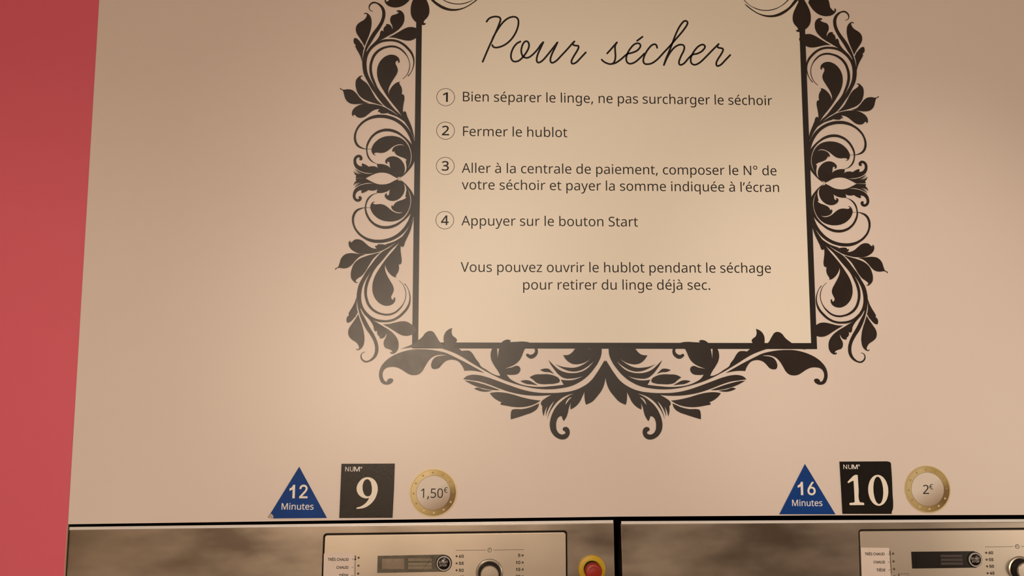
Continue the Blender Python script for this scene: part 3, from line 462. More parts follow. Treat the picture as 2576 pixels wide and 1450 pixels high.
é	790	409,765,-66,0,64,0;575,723,-46,28,46,-28;681,604,-24,51,25,-51;718,426,0,68,0,-25;718,352,0,24,-171,0;204,352,172,0,2,-85;270,158,-42,44,41,-45;444,91,-75,0,48,0;571,104,-37,-9,37,9;685,143,-39,-17,0,-36;685,35,0,36,-38,-17;571,-2,38,8,-37,-8;438,-14,52,0,-71,0;250,29,55,-29,-55,29;123,159,30,-57,-31,57;77,370,0,-83,0,82;118,581,-27,-59,28,59;235,717,-50,-32,50,32|408,664,42,0,-59,0;268,607,34,38,-34,-38;207,450,7,67,128,0;590,450,-128,0,0,43;570,562,13,-32,-13,31;511,637,26,-19,-27,18|606,1059,0,4,-8,-13;570,1011,16,19,-16,-18;518,953,19,20,-20,-20;460,896,19,18,-19,-19;406,849,17,13,-27,0;325,849,27,0,0,5;325,866,0,-6,14,17;370,929,-16,-25,17,24;419,1004,-16,-26,16,25;458,1073,-10,-21,49,0;606,1073,-49,0,0,-5
’	245	228,985,-3,5,-8,-33;196,878,13,38,-13,-38;153,764,16,38,-15,-38;108,657,15,33,-31,0;17,657,30,0,6,26;37,741,-7,-30,7,30;57,831,-6,-30,6,31;74,920,-6,-29,5,29;87,1000,-4,-24,44,0;218,1000,-43,0,4,-5
€	801	532,1013,-74,0,47,0;664,997,-41,10,41,-10;783,948,-38,23,-17,-33;731,847,17,34,-26,14;639,887,35,-13,-35,12;532,905,37,0,-34,0;437,889,29,10,-29,-11;361,839,22,22,-22,-22;304,755,16,34,-16,-34;268,637,8,45,113,0;609,637,-114,0,0,-30;609,546,0,31,-117,0;258,546,117,0,-1,-9;256,520,0,8,0,-9;256,493,0,9,0,-8;256,466,0,9,0,-10;258,436,-1,10,103,0;567,436,-103,0,0,-31;567,345,0,30,-99,0;269,345,99,0,11,-53;321,210,-24,37,23,-37;412,125,-38,19,37,-20;543,95,-50,0,37,0;653,109,-37,-9,37,8;752,140,-29,-12,0,-36;752,31,0,36,-29,-12;656,-1,35,9,-35,-9;536,-14,45,0,-75,0;343,29,53,-29,-53,29;214,153,33,-53,-32,54;144,345,14,-74,-37,0;32,345,38,0,0,30;32,436,0,-31,34,0;133,436,-34,0,-1,11;132,464,0,-8,0,7;132,493,0,-12,0,10;132,523,0,-10,1,10;133,546,0,-5,-34,0;32,546,34,0,0,31;32,637,0,-30,37,0;143,637,-37,0,12,77;210,836,-33,-56,33,56;340,966,-54,-30,54,31''',
'grotesque': ''' 	369	
0	891	446,-13,74,0,-75,0;255,47,53,-40,-52,41;135,223,28,-77,-27,76;94,499,0,-108,0,108;136,776,-28,-77,28,77;256,952,-52,-40,53,41;446,1013,-74,0,73,0;635,952,-52,41,52,-40;755,776,-28,77,28,-77;797,499,0,108,0,-108;755,223,28,76,-27,-77;636,47,52,41,-53,-40|446,97,-50,0,48,0;570,145,-34,-32,35,32;649,283,-18,-60,18,60;676,499,0,-84,0,86;649,717,18,-60,-18,60;570,855,35,-32,-34,32;446,903,48,0,-50,0;320,855,35,32,-34,-32;242,717,18,60,-18,-60;215,499,0,86,0,-84;242,283,-18,60,18,-60;320,145,-34,32,35,-32
1	891	150,0,206,0,0,36;150,107,0,-35,206,0;768,107,-206,0,0,-35;768,0,0,36,-206,0|542,1000,-51,0,0,-333;542,0,0,333,-41,0;417,0,42,0,0,294;417,881,0,-294,-2,0;411,881,2,0,-80,-59;169,703,81,60,0,46;169,839,0,-45,74,54;390,1000,-74,-54,51,0
2	891	126,0,213,0,0,31;126,93,0,-31,111,119;460,450,-111,-119,38,39;555,555,-25,-30,25,30;611,642,-13,-28,12,27;630,730,0,-31,0,36;605,823,16,-26,-17,26;537,883,29,-14,-29,13;440,903,36,0,-39,0;339,880,28,15,-29,-16;273,813,15,28,-16,-29;250,711,0,39,-41,0;129,711,40,0,0,60;169,869,-27,-45,28,46;281,976,-47,-26,48,25;442,1013,-60,0,60,0;601,976,-46,25,46,-25;710,875,-26,43,26,-42;749,732,0,53,0,-37;729,624,13,35,-13,-34;660,508,33,43,-32,-42;525,353,58,61,-75,-78;300,119,75,78,0,-3;300,111,0,3,155,0;765,111,-155,0,0,-37;765,0,0,37,-213,0
3	891	428,-13,68,0,-61,0;261,19,51,-22,-51,22;138,113,31,-41,-31,40;86,259,3,-57,43,0;215,259,-43,0,3,-34;249,171,-20,24,19,-24;325,116,-31,13,31,-12;430,98,-39,0,41,0;541,119,-33,-14,32,15;618,183,-19,-28,19,27;647,285,0,-41,0,36;621,386,17,-31,-17,30;540,459,37,-18,-37,18;395,487,60,0,-29,0;308,487,29,0,0,33;308,588,0,-34,86,98;566,881,-86,-98,0,3;566,889,0,-3,-143,0;137,889,143,0,0,37;137,1000,0,-37,198,0;732,1000,-198,0,0,-32;732,905,0,32,-105,-119;415,547,106,119,0,7;415,568,0,-7,74,7;606,542,-53,25,53,-24;729,437,-29,46,29,-45;772,285,0,56,0,-59;728,130,30,45,-29,-45;607,24,51,26,-52,-25
4	891	78,207,245,0,0,35;78,311,0,-34,136,230;485,1000,-136,-230,42,0;611,1000,-42,0,-133,-225;213,326,133,225,0,-2;213,319,0,3,200,0;812,319,-199,0,0,-37;812,207,0,38,-245,0|554,0,40,0,0,79;554,238,0,-79,0,17;554,287,0,-16,0,113;554,624,0,-112,40,0;674,624,-40,0,0,-208;674,0,0,208,-40,0
5	891	435,-13,64,0,-60,0;275,22,47,-24,-47,23;163,118,28,-41,-28,41;117,256,3,-51,41,0;240,256,-41,0,3,-30;271,175,-18,24,18,-24;341,118,-29,14,28,-13;435,98,-35,0,40,0;543,127,-32,-20,32,19;617,205,-17,-33,18,33;644,319,0,-43,0,43;616,435,19,-35,-18,34;540,515,32,-19,-33,20;428,544,42,0,-33,0;329,528,33,11,-32,-12;252,483,19,19,-40,5;132,497,40,-5,19,167;189,1000,-19,-168,177,0;720,1000,-177,0,0,-37;720,889,0,37,-141,0;296,889,141,0,-11,-99;263,593,11,98,2,0;268,593,-2,0,22,19;349,639,-32,-12,32,11;451,656,-36,0,46,0;578,631,-39,16,38,-17;678,561,-28,30,29,-30;745,454,-16,41,16,-40;768,321,0,48,0,-65;725,149,29,50,-29,-51;607,30,50,29,-50,-29
6	891	445,-13,62,0,-62,0;280,29,48,-28,-49,28;166,146,28,-50,-27,50;125,318,0,-64,0,48;157,470,-22,-53,21,53;270,669,-54,-80,75,110;496,1000,-75,-110,46,0;633,1000,-46,0,-112,-162;297,513,112,163,-4,0;286,513,3,0,9,19;324,565,-16,-15,17,16;385,603,-24,-9,23,10;462,617,-28,0,61,0;621,579,-45,26,45,-25;727,471,-26,47,25,-46;764,309,0,62,0,-62;723,143,28,48,-28,-49;609,28,48,28,-47,-28|445,95,-39,0,39,0;548,123,-30,-18,29,19;618,199,-17,-32,17,33;644,309,0,-41,0,42;618,419,17,-31,-17,32;548,494,29,-18,-30,18;445,521,39,0,-39,0;342,495,30,18,-30,-18;271,420,17,32,-17,-31;246,311,0,42,0,-42;271,200,-17,32,17,-33;342,123,-30,19,30,-18
7	891	191,0,44,0,148,294;636,881,-149,-294,0,3;636,889,0,-3,-172,0;122,889,171,0,0,37;122,1000,0,-37,215,0;768,1000,-215,0,0,-39;768,882,0,39,-148,-294;324,0,148,294,-44,0
8	891	445,-13,67,0,-68,0;266,22,52,-23,-51,24;146,121,29,-42,-29,43;102,266,0,-54,0,42;128,384,-17,-36,17,36;199,474,-30,-24,30,24;300,520,-38,-7,0,2;300,525,0,-2,-49,12;182,605,30,-41,-29,41;138,748,0,-54,0,51;178,884,-27,-40,26,40;287,979,-47,-23,46,23;445,1013,-60,0,59,0;602,979,-46,23,46,-23;710,884,-26,40,27,-40;750,748,0,51,0,-54;706,605,30,42,-29,-41;591,525,47,12,0,-2;591,520,0,2,36,-7;690,474,-29,24,30,-24;761,384,-17,36,18,-36;788,266,0,42,0,-54;744,121,29,43,-29,-42;623,22,51,24,-52,-23|445,97,-45,0,44,0;560,118,-32,-14,32,15;635,180,-18,-27,18,26;662,272,0,-35,0,38;634,371,18,-29,-19,28;556,438,33,-16,-33,16;445,462,41,0,-42,0;333,438,32,16,-33,-16;255,371,19,28,-19,-29;227,272,0,38,0,-35;253,180,-17,26,18,-27;329,118,-33,15,33,-14|445,569,-36,0,35,0;539,590,-27,-14,27,14;604,650,-16,-26,16,25;628,738,0,-33,0,34;605,826,15,-25,-16,25;541,884,27,-14,-28,13;445,904,36,0,-37,0;349,884,27,13,-28,-14;284,826,16,25,-15,-25;261,738,0,34,0,-33;284,650,-15,25,16,-26;349,590,-28,14,28,-14
9	891	444,1013,-61,0,62,0;610,971,-48,28,48,-28;723,854,-27,50,28,-50;764,682,0,64,0,-48;733,530,21,53,-22,-53;619,331,55,80,-75,-110;394,0,75,110,-46,0;256,0,46,0,112,162;593,487,-112,-163,3,0;604,487,-4,0,-9,-19;565,435,17,15,-17,-16;505,397,23,9,-24,-10;428,383,28,0,-60,0;269,421,46,-26,-45,25;163,529,26,-47,-25,46;125,691,0,-62,0,63;166,858,-27,-49,28,48;280,972,-48,-28,48,28|444,905,40,0,-38,0;342,877,30,18,-30,-19;272,801,17,32,-17,-33;246,691,0,41,0,-41;272,581,-17,32,17,-32;342,506,-30,18,30,-18;444,479,-38,0,39,0;548,505,-30,-18,30,18;618,580,-17,-32,17,32;644,689,0,-41,0,42;618,800,17,-32,-17,33;548,877,30,-19,-30,18
A	943	32,0,45,0,121,333;396,1000,-121,-333,49,0;543,1000,-49,0,122,-333;910,0,-122,333,-44,0;777,0,44,0,-71,198;564,595,71,-199,-13,36;519,732,17,-55,-17,54;456,940,25,-84,9,0;482,940,-9,0,-25,-85;418,729,18,55,-17,-55;374,595,12,34,-69,-199;167,0,69,198,-45,0|216,279,170,0,0,37;216,391,0,-38,170,0;727,391,-170,0,0,-38;727,279,0,37,-170,0
M	1235	118,0,41,0,0,333;118,1000,0,-333,60,0;298,1000,-60,0,82,-211;545,368,-82,211,6,-15;565,312,-8,23,7,-22;588,241,-8,25,9,-26;612,165,-8,25,8,-26;632,96,-6,21,-9,0;604,96,9,0,6,20;625,162,-8,-24,7,25;649,238,-9,-26,8,26;672,311,-7,-23,8,23;693,368,-6,-15,81,211;936,1000,-81,-211,60,0;1116,1000,-60,0,0,-333;1116,0,0,333,-42,0;991,0,42,0,0,191;991,572,0,-191,0,21;992,643,-1,-27,0,26;993,725,-1,-29,1,28;995,812,-1,-29,1,30;997,899,-1,-29,3,0;1008,899,-4,0,-9,-31;978,805,11,31,-10,-32;947,713,10,29,-10,-29;919,633,9,24,-9,-25;896,572,6,16,-75,-191;672,0,75,191,-37,0;562,0,37,0,-75,191;335,572,76,-191,-6,15;313,631,8,-24,-9,24;285,710,10,-29,-10,29;254,801,10,-32,-11,33;220,899,12,-33,5,0;234,899,-5,0,0,-25;236,818,-1,29,1,-29;238,731,-1,29,0,-30;239,646,-1,27,0,-28;240,572,0,22,0,-191;240,0,0,191,-41,0
N	1029	118,0,43,0,0,333;118,1000,0,-333,50,0;268,1000,-50,0,135,-214;674,359,-135,214,11,-16;713,296,-15,26,15,-25;762,210,-18,32,17,-32;813,108,-17,36,-5,-1;796,105,6,1,-4,37;788,213,1,-35,-2,35;785,309,0,-29,-1,29;784,383,0,-20,0,206;784,1000,0,-206,42,0;911,1000,-43,0,0,-333;911,0,0,333,-50,0;760,0,51,0,-121,190;397,570,121,-190,-15,26;349,650,16,-28,-17,28;291,749,22,-38,-22,38;211,889,32,-55,8,1;234,892,-7,-1,2,-50;240,754,-2,42,2,-42;244,645,-1,31,1,-31;246,572,0,17,0,-191;246,0,0,191,-43,0
O	1048	525,-13,86,0,-86,0;296,49,67,-42,-67,42;137,227,39,-77,-38,76;79,499,0,-105,0,106;137,773,-38,-77,39,77;296,951,-67,-42,67,42;525,1013,-86,0,86,0;754,951,-67,42,67,-42;912,773,-39,77,38,-77;969,499,0,106,0,-105;912,227,38,76,-39,-77;754,49,67,42,-67,-42|525,104,-60,0,59,0;687,149,-49,-30,48,31;803,283,-29,-59,28,59;846,499,0,-85,0,86;803,717,28,-59,-29,59;687,851,48,-31,-49,30;525,896,59,0,-60,0;362,850,49,31,-48,-30;246,716,29,59,-28,-59;203,499,0,86,0,-85;246,284,-28,58,29,-59;362,150,-48,30,49,-31
P	874	118,0,42,0,0,333;118,1000,0,-333,115,0;462,1000,-114,0,77,0;653,958,-50,28,51,-28;766,845,-25,47,25,-48;803,683,0,60,0,-59;766,522,25,48,-25,-48;653,407,51,29,-50,-28;462,365,77,0,-82,0;215,365,82,0,0,37;215,477,0,-38,81,0;457,477,-81,0,52,0;584,503,-32,-18,32,18;655,577,-15,-31,15,32;677,683,0,-39,0,40;655,789,15,-31,-15,31;584,862,32,-18,-33,18;456,889,53,0,-70,0;245,889,70,0,0,-297;245,0,0,296,-42,0
R	883	118,0,42,0,0,333;118,1000,0,-333,115,0;464,1000,-115,0,77,0;655,960,-51,27,50,-26;767,851,-24,47,25,-46;805,692,0,60,0,-60;767,534,25,45,-24,-46;654,427,51,25,-50,-26;464,389,76,0,-92,0;189,389,92,0,0,37;189,501,0,-37,90,0;459,501,-90,0,52,0;585,524,-32,-15,32,16;656,591,-15,-29,15,28;679,692,0,-39,0,40;656,796,15,-30,-15,29;585,864,32,-16,-33,16;458,889,52,0,-71,0;245,889,71,0,0,-297;245,0,0,296,-42,0|694,0,49,0,-81,150;452,450,81,-150,48,0;595,450,-47,0,82,-150;841,0,-82,150,-49,0
S	878	440,-17,76,0,-73,0;251,18,53,-24,-54,24;126,118,29,-43,-30,43;75,268,4,-57,44,0;205,268,-43,0,4,-38;243,172,-22,26,21,-25;327,115,-34,13,35,-12;440,97,-41,0,45,0;562,118,-36,-14,36,15;648,181,-21,-27,21,26;679,274,0,-36,0,32;653,352,17,-20,-18,20;582,402,29,-13,-30,13;481,437,37,-10,-40,11;361,470,40,-11,-83,23;169,568,45,-42,-45,43;102,732,0,-66,0,57;147,880,-30,-42,31,42;270,979,-51,-24,52,23;446,1013,-65,0,67,0;621,978,-50,24,51,-23;741,882,-29,41,30,-41;788,743,-2,52,-42,0;663,743,42,0,-5,50;594,860,41,-28,-41,27;442,901,61,0,-43,0;329,880,33,14,-33,-14;253,822,18,25,-18,-24;226,738,0,32,0,-34;257,656,-20,21,21,-21;333,606,-30,12,29,-13;417,577,-26,7,34,-10;519,549,-34,9,30,-8;612,518,-32,13,33,-13;705,467,-29,21,29,-21;776,388,-19,32,18,-31;803,272,0,46,0,-54;760,125,28,44,-29,-44;636,21,54,25,-55,-26
T	882	62,888,106,0,0,37;62,1000,0,-37,253,0;819,1000,-252,0,0,-37;819,888,0,37,-104,0;505,888,105,0,0,-296;505,0,0,296,-42,0;379,0,42,0,0,296;379,888,0,-296,-106,0
U	1017	509,-16,78,0,-79,0;303,30,58,-31,-59,31;166,157,33,-54,-32,54;118,340,0,-68,0,220;118,1000,0,-220,42,0;244,1000,-42,0,0,-217;244,350,0,217,0,-48;277,222,-22,38,21,-37;368,134,-40,21,39,-22;509,101,-55,0,55,0;650,134,-39,-22,39,21;740,222,-21,-37,21,38;772,350,0,-48,0,217;772,1000,0,-217,42,0;899,1000,-43,0,0,-220;899,340,0,220,0,-68;850,157,33,54,-32,-54;714,30,59,31,-58,-31
°	621	311,556,42,0,-41,0;198,587,34,-21,-35,20;115,668,21,-34,-20,34;85,781,0,-41,0,42;115,895,-20,-34,21,35;198,978,-35,-21,34,20;311,1008,-41,0,42,0;424,978,-34,20,34,-21;506,895,-21,35,20,-34;536,781,0,42,0,-41;506,668,20,34,-21,-34;424,587,34,20,-34,-21|311,657,-23,0,23,0;374,674,-19,-11,19,11;419,719,-11,-19,12,19;436,781,0,-23,0,23;419,845,12,-19,-11,19;374,890,19,-11,-19,12;311,907,23,0,-23,0;248,890,19,12,-19,-11;203,845,11,19,-12,-19;186,781,0,23,0,-23;203,719,-12,19,11,-19;248,674,-19,11,19,-11'''}
_G = {}
for _k, _t in GLYPHS.items():
    _d = {}
    for _ln in _t.split('\n'):
        ch, adv, sp = _ln.split('\t')
        _d[ch] = (int(adv), [[tuple(map(int, q.split(','))) for q in s.split(';')] for s in sp.split('|')] if sp else [])
    _G[_k] = _d
_one = [(530, 0), (378, 0), (378, 705), (300, 650), (130, 580), (130, 718), (270, 790), (360, 890), (402, 1000), (530, 1000)]
_G['grotesque']['1'] = (800, [[(x, z, 0, 0, 0, 0) for x, z in _one]])

def text_splines(s, font, p0, p1, cap, y=0.0):
    """s set on the plane y: its ink starts at pixel p0 and ends at pixel p1 on the baseline; capitals are cap pixels high"""
    g = _G[font]
    a = Vector(P(*p0, y)); b = Vector(P(*p1, y))
    ux = (b - a)
    L = ux.length
    ux.normalize()
    uz = Vector((-ux.y, ux.x))
    ch = (Vector(P(p0[0], p0[1] - cap, y)) - a).length / 1000.0
    pen, items = 0, []
    for c in s:
        adv, sp = g[c]
        items.append((pen, sp))
        pen += adv
    xs = [pen0 + q[0] for pen0, sp in items for s_ in sp for q in s_]
    x0, x1 = min(xs), max(xs)
    k = L / (x1 - x0)
    out = []
    def T(x, z):
        v = a + ux * ((x - x0) * k) + uz * (z * ch)
        return v.x, v.y
    for pen0, sp in items:
        for s_ in sp:
            r = []
            for x, z, dlx, dlz, drx, drz in s_:
                x += pen0
                r.append((*T(x, z), *T(x + dlx, z + dlz), *T(x + drx, z + drz)))
            out.append(r)
    return out

def lettering(name, s, font, p0, p1, cap, mat, parent, yb, yf, offset=0.0, plane=0.0):
    return plate(name, text_splines(s, font, p0, p1, cap, plane), mat, parent, yb, yf, offset=offset, res=5, glyphs=True)

# ------------------------------------------------------------------ materials
M_PANEL = add_noise(material('white_melamine', (0.80, 0.715, 0.67), 0.33, spec=0.5), nscale=3.0, lo=0.985, hi=1.015, specks=True)
M_SHEET = add_noise(material('cream_print', (0.87, 0.82, 0.735), 0.34, spec=0.5), nscale=3.0, lo=0.99, hi=1.01, specks=True)
M_PINK = add_noise(material('pink_melamine', (0.77, 0.135, 0.20), 0.42, spec=0.4), nscale=2.0, lo=0.98, hi=1.02)
M_EDGE = material('board_edge', (0.62, 0.42, 0.30), 0.7)
M_INK = material('black_print', (0.008, 0.0065, 0.006), 0.40, spec=0.28)
M_BORDER = material('black_border_print', (0.011, 0.0075, 0.006), 0.33, spec=0.5)
M_VINYL = add_noise(material('black_vinyl', (0.017, 0.009, 0.006), 0.31, spec=0.5), nscale=40.0, lo=0.9, hi=1.1, rough_var=0.02)
M_PLATE = add_noise(material('black_plate', (0.020, 0.014, 0.010), 0.36, spec=0.30), scale=(1, 1, 1.3), nscale=300.0, lo=0.5, hi=1.6, rough_var=0.08, bump=0.05)
M_PLATE_S = material('smooth_black_plate', (0.010, 0.007, 0.005), 0.45, spec=0.15)
M_CREAM = material('cream_ink', (0.93, 0.87, 0.78), 0.45)
M_WHITE_INK = material('white_ink', (0.92, 0.89, 0.87), 0.45)
M_BLUE = add_noise(material('blue_plate', (0.006, 0.052, 0.27), 0.42, spec=0.16), nscale=30.0, lo=0.9, hi=1.1)
M_BARE = material('torn_backing', (0.60, 0.50, 0.42), 0.8)
M_STEEL = add_noise(material('brushed_steel', (0.37, 0.315, 0.26), 0.34, metal=1.0), scale=(2.0, 1.0, 5.0), nscale=4.0, lo=0.82, hi=1.16, detail=5.0, rough_var=0.08)
M_RIM = material('painted_highlight_rim', (0.93, 0.92, 0.92), 0.28, metal=0.3)  # pale colour stands in for bright highlight lines along the edge
M_CONTROL = add_noise(material('champagne_panel', (0.64, 0.565, 0.475), 0.34, metal=0.75), scale=(1, 1, 1), nscale=5.0, lo=0.93, hi=1.07, rough_var=0.04)
M_DARK = material('black_plastic', (0.012, 0.010, 0.009), 0.5, spec=0.3)
M_GAP = material('gap_shade', (0.004, 0.003, 0.003), 0.9)  # near black, to paint in the shade inside gaps and behind the boards
M_GLASS = material('black_display', (0.010, 0.009, 0.008), 0.16, spec=0.5)
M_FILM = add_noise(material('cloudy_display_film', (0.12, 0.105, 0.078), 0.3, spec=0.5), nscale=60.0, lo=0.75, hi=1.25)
M_WIN = material('dark_display_window', (0.006, 0.005, 0.005), 0.2)
M_BAR = material('grey_display_bar', (0.060, 0.046, 0.044), 0.35)
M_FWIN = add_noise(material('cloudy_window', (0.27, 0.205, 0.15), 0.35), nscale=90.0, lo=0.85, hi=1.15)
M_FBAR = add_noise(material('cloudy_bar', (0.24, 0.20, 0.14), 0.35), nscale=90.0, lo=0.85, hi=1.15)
M_CRACK = material('crack', (0.02, 0.016, 0.012), 0.6)
M_RING = material('grey_ring', (0.52, 0.48, 0.46), 0.35)
M_LED = material('unlit_lamp', (0.11, 0.065, 0.035), 0.35)
M_PRINT = material('panel_print', (0.020, 0.016, 0.014), 0.5)
M_PRINT_LT = material('panel_line', (0.10, 0.065, 0.04), 0.5)
M_LABEL = add_noise(material('paper_label', (0.80, 0.70, 0.65), 0.6), nscale=40.0, lo=0.97, hi=1.03)
M_YELLOW = material('yellow_plastic', (0.62, 0.40, 0.004), 0.40)
M_RED = material('red_plastic', (0.36, 0.016, 0.008), 0.42)
M_KNOB = material('brushed_knob', (0.62, 0.55, 0.47), 0.30, metal=0.8)
M_ROOM = material('room_paint', (0.62, 0.55, 0.47), 0.8)
M_FLOOR = add_noise(material('floor_tile', (0.22, 0.17, 0.13), 0.5), nscale=6.0, lo=0.85, hi=1.15)

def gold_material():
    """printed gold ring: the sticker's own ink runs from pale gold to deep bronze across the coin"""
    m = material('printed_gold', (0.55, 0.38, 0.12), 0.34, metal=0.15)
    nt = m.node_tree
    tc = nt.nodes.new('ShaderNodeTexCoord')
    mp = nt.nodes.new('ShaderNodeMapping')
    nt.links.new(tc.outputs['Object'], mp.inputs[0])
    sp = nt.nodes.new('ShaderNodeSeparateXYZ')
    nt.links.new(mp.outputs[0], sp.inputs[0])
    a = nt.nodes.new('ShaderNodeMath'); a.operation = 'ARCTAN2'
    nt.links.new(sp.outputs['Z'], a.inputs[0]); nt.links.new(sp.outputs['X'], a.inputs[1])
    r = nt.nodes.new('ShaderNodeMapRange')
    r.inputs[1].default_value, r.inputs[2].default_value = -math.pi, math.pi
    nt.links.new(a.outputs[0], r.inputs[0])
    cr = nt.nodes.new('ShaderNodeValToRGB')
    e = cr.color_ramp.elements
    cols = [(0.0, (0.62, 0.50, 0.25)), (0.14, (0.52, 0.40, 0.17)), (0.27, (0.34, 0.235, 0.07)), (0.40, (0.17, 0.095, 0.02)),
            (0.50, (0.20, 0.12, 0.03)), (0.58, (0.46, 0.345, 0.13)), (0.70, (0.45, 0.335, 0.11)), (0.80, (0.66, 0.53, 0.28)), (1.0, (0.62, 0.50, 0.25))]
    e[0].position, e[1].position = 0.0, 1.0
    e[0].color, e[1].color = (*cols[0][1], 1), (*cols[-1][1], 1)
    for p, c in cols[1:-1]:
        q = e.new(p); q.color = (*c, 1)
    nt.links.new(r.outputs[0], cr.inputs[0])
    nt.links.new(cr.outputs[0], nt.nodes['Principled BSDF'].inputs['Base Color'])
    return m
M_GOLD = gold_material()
M_GOLD_RIM = material('pale_gold_rim', (0.66, 0.53, 0.29), 0.35, metal=0.2)
M_GOLD_LINE = material('bronze_line', (0.16, 0.095, 0.03), 0.5)
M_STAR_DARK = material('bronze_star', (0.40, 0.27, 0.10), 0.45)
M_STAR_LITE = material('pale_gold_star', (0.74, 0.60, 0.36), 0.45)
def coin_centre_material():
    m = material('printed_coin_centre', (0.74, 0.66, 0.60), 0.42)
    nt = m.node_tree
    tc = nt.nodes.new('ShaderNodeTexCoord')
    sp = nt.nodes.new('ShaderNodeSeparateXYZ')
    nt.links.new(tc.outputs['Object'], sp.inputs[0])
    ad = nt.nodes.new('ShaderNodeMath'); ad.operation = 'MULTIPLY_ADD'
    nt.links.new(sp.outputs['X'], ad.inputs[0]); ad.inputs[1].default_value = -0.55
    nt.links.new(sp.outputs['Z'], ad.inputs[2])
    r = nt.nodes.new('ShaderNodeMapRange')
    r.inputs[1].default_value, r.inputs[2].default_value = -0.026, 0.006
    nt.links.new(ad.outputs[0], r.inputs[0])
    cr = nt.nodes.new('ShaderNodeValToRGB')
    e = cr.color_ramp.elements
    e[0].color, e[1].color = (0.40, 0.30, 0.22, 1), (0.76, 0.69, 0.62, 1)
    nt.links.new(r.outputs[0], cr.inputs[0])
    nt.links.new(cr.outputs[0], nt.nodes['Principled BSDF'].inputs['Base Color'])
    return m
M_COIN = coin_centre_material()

# ------------------------------------------------------------------ the room
def structure(name, me, mat):
    o = link(name, me, mat)
    o['kind'] = 'structure'
    return o

FRONT = 0.004                                   # the dryers' fronts sit 4 mm behind the panelling
SEAM_T, SEAM_B = U(249.5, 0), U(170.5, 1320)    # joint between pink and white boards
XL, XR, ZT = -1.75, 2.3, 2.65
def board(name, outline, mat, y0, y1):
    n = len(outline)
    v = [(x, y0, z) for x, z in outline] + [(x, y1, z) for x, z in outline]
    f = [tuple(range(n)), tuple(reversed(range(n, 2 * n)))] + [(i, i + n, (i + 1) % n + n, (i + 1) % n) for i in range(n)]
    me = mesh(v, f)
    import bmesh
    bm = bmesh.new(); bm.from_mesh(me)
    bmesh.ops.recalc_face_normals(bm, faces=bm.faces)
    bm.to_mesh(me); bm.free()
    return structure(name, me, mat)

dxdz = (SEAM_T.x - SEAM_B.x) / (SEAM_T.z - SEAM_B.z)
seam = lambda z: SEAM_B.x + dxdz * (z - SEAM_B.z)
bot = [P(171, 1319.8), P(860, 1309.8), P(1550, 1300.6), P(2060, 1297.4), P(2576, 1296.2)]
board('wall_back', bot + [(XR, bot[-1][1] + 0.001), (XR, ZT), (seam(ZT), ZT)], M_PANEL, 0.0, 0.018)
board('wall_left', [(XL, 0.0), (seam(0.0) - 0.0008, 0.0), (seam(bot[0][1]) - 0.0008, bot[0][1]), (seam(bot[0][1]), bot[0][1]), (seam(ZT), ZT), (XL, ZT)], M_PINK, 0.0, 0.018)
edge = lambda d0, d1: [(seam(0.0) + d0, 0.0), (seam(0.0) + d1, 0.0), (seam(bot[0][1]) + d1, bot[0][1]), (seam(bot[0][1]) + d0, bot[0][1])]
board('trim_1', edge(-0.0008, -0.0001), M_EDGE, 0.0, 0.003)        # raw chipboard edge of the pink board
board('gap_shade_strip', edge(-0.0008, 0.0006), M_GAP, 0.003, 0.034)        # near-black strip that paints in the shade of the gap behind it
x2 = U(2960, 1400, FRONT).x
board('trim_3', [(x2, 0.0), (XR, 0.0), (XR, bot[-1][1] + 0.001), (x2, bot[-1][1] + 0.0006)], M_PANEL, 0.0, 0.018)   # the same boarding goes down to the floor beyond the dryers
structure('floor', box_mesh(XL - 0.1, XR + 0.1, -3.9, 1.0, -0.1, 0.0), M_FLOOR)
structure('ceiling', box_mesh(XL - 0.1, XR + 0.1, -3.9, 1.0, ZT, ZT + 0.1), M_ROOM)
structure('wall_front', box_mesh(XL - 0.1, XR + 0.1, -3.9, -3.8, 0.0, ZT), M_ROOM)
structure('wall_right', box_mesh(XR, XR + 0.1, -3.8, 0.9, 0.0, ZT), M_ROOM)
structure('wall_side', box_mesh(XL - 0.1, XL, -3.8, 0.9, 0.0, ZT), M_ROOM)
structure('wall_rear', box_mesh(XL, XR, 0.9, 1.0, 0.0, ZT), M_GAP)

# ------------------------------------------------------------------ instruction sign
SH0, SH1 = -0.0001, -0.0003                      # printed sheet
c = U(1546, 877)
sign = empty('instruction_sign', (c.x, 0, c.z), 'cream laundry instruction sign headed Pour sécher inside a straight black border', 'sign')
TOP = -45
def on(xa, ya, xb, yb, y):                       # x on a line given by two pixels
    return xa + (xb - xa) * (y - ya) / (yb - ya)
lo = lambda y: on(1047, 60, 1036.7, 870, y)      # border: left outer / inner, right inner / outer
li = lambda y: on(1061.3, 62, 1052.1, 856, y)
ri = lambda y: on(2011, 85, 2040.2, 863, y)
ro = lambda y: on(2025, 75, 2055.2, 878.7, y)
plate('sheet', [poly([(lo(TOP) + 3, TOP), (ro(TOP) - 3, TOP), (ro(876) - 3, 876), (lo(874) + 3, 874)])], M_SHEET, sign, 0.0, SH1)
plate('border', [poly([(lo(TOP), TOP), (ro(TOP), TOP), (2055.2, 878.8), (1036.6, 877)]),
                 poly([(li(TOP + 14), TOP + 14), (ri(TOP + 14), TOP + 14), (2040.2, 863.6), (1052.1, 862)])], M_BORDER, sign, 0.0, -0.0005)
def zp(ox, oy, s):
    return lambda a: [P(ox + x / s, oy + y / s) for x, y in a]
B = zp(1180, 20, 3.68)
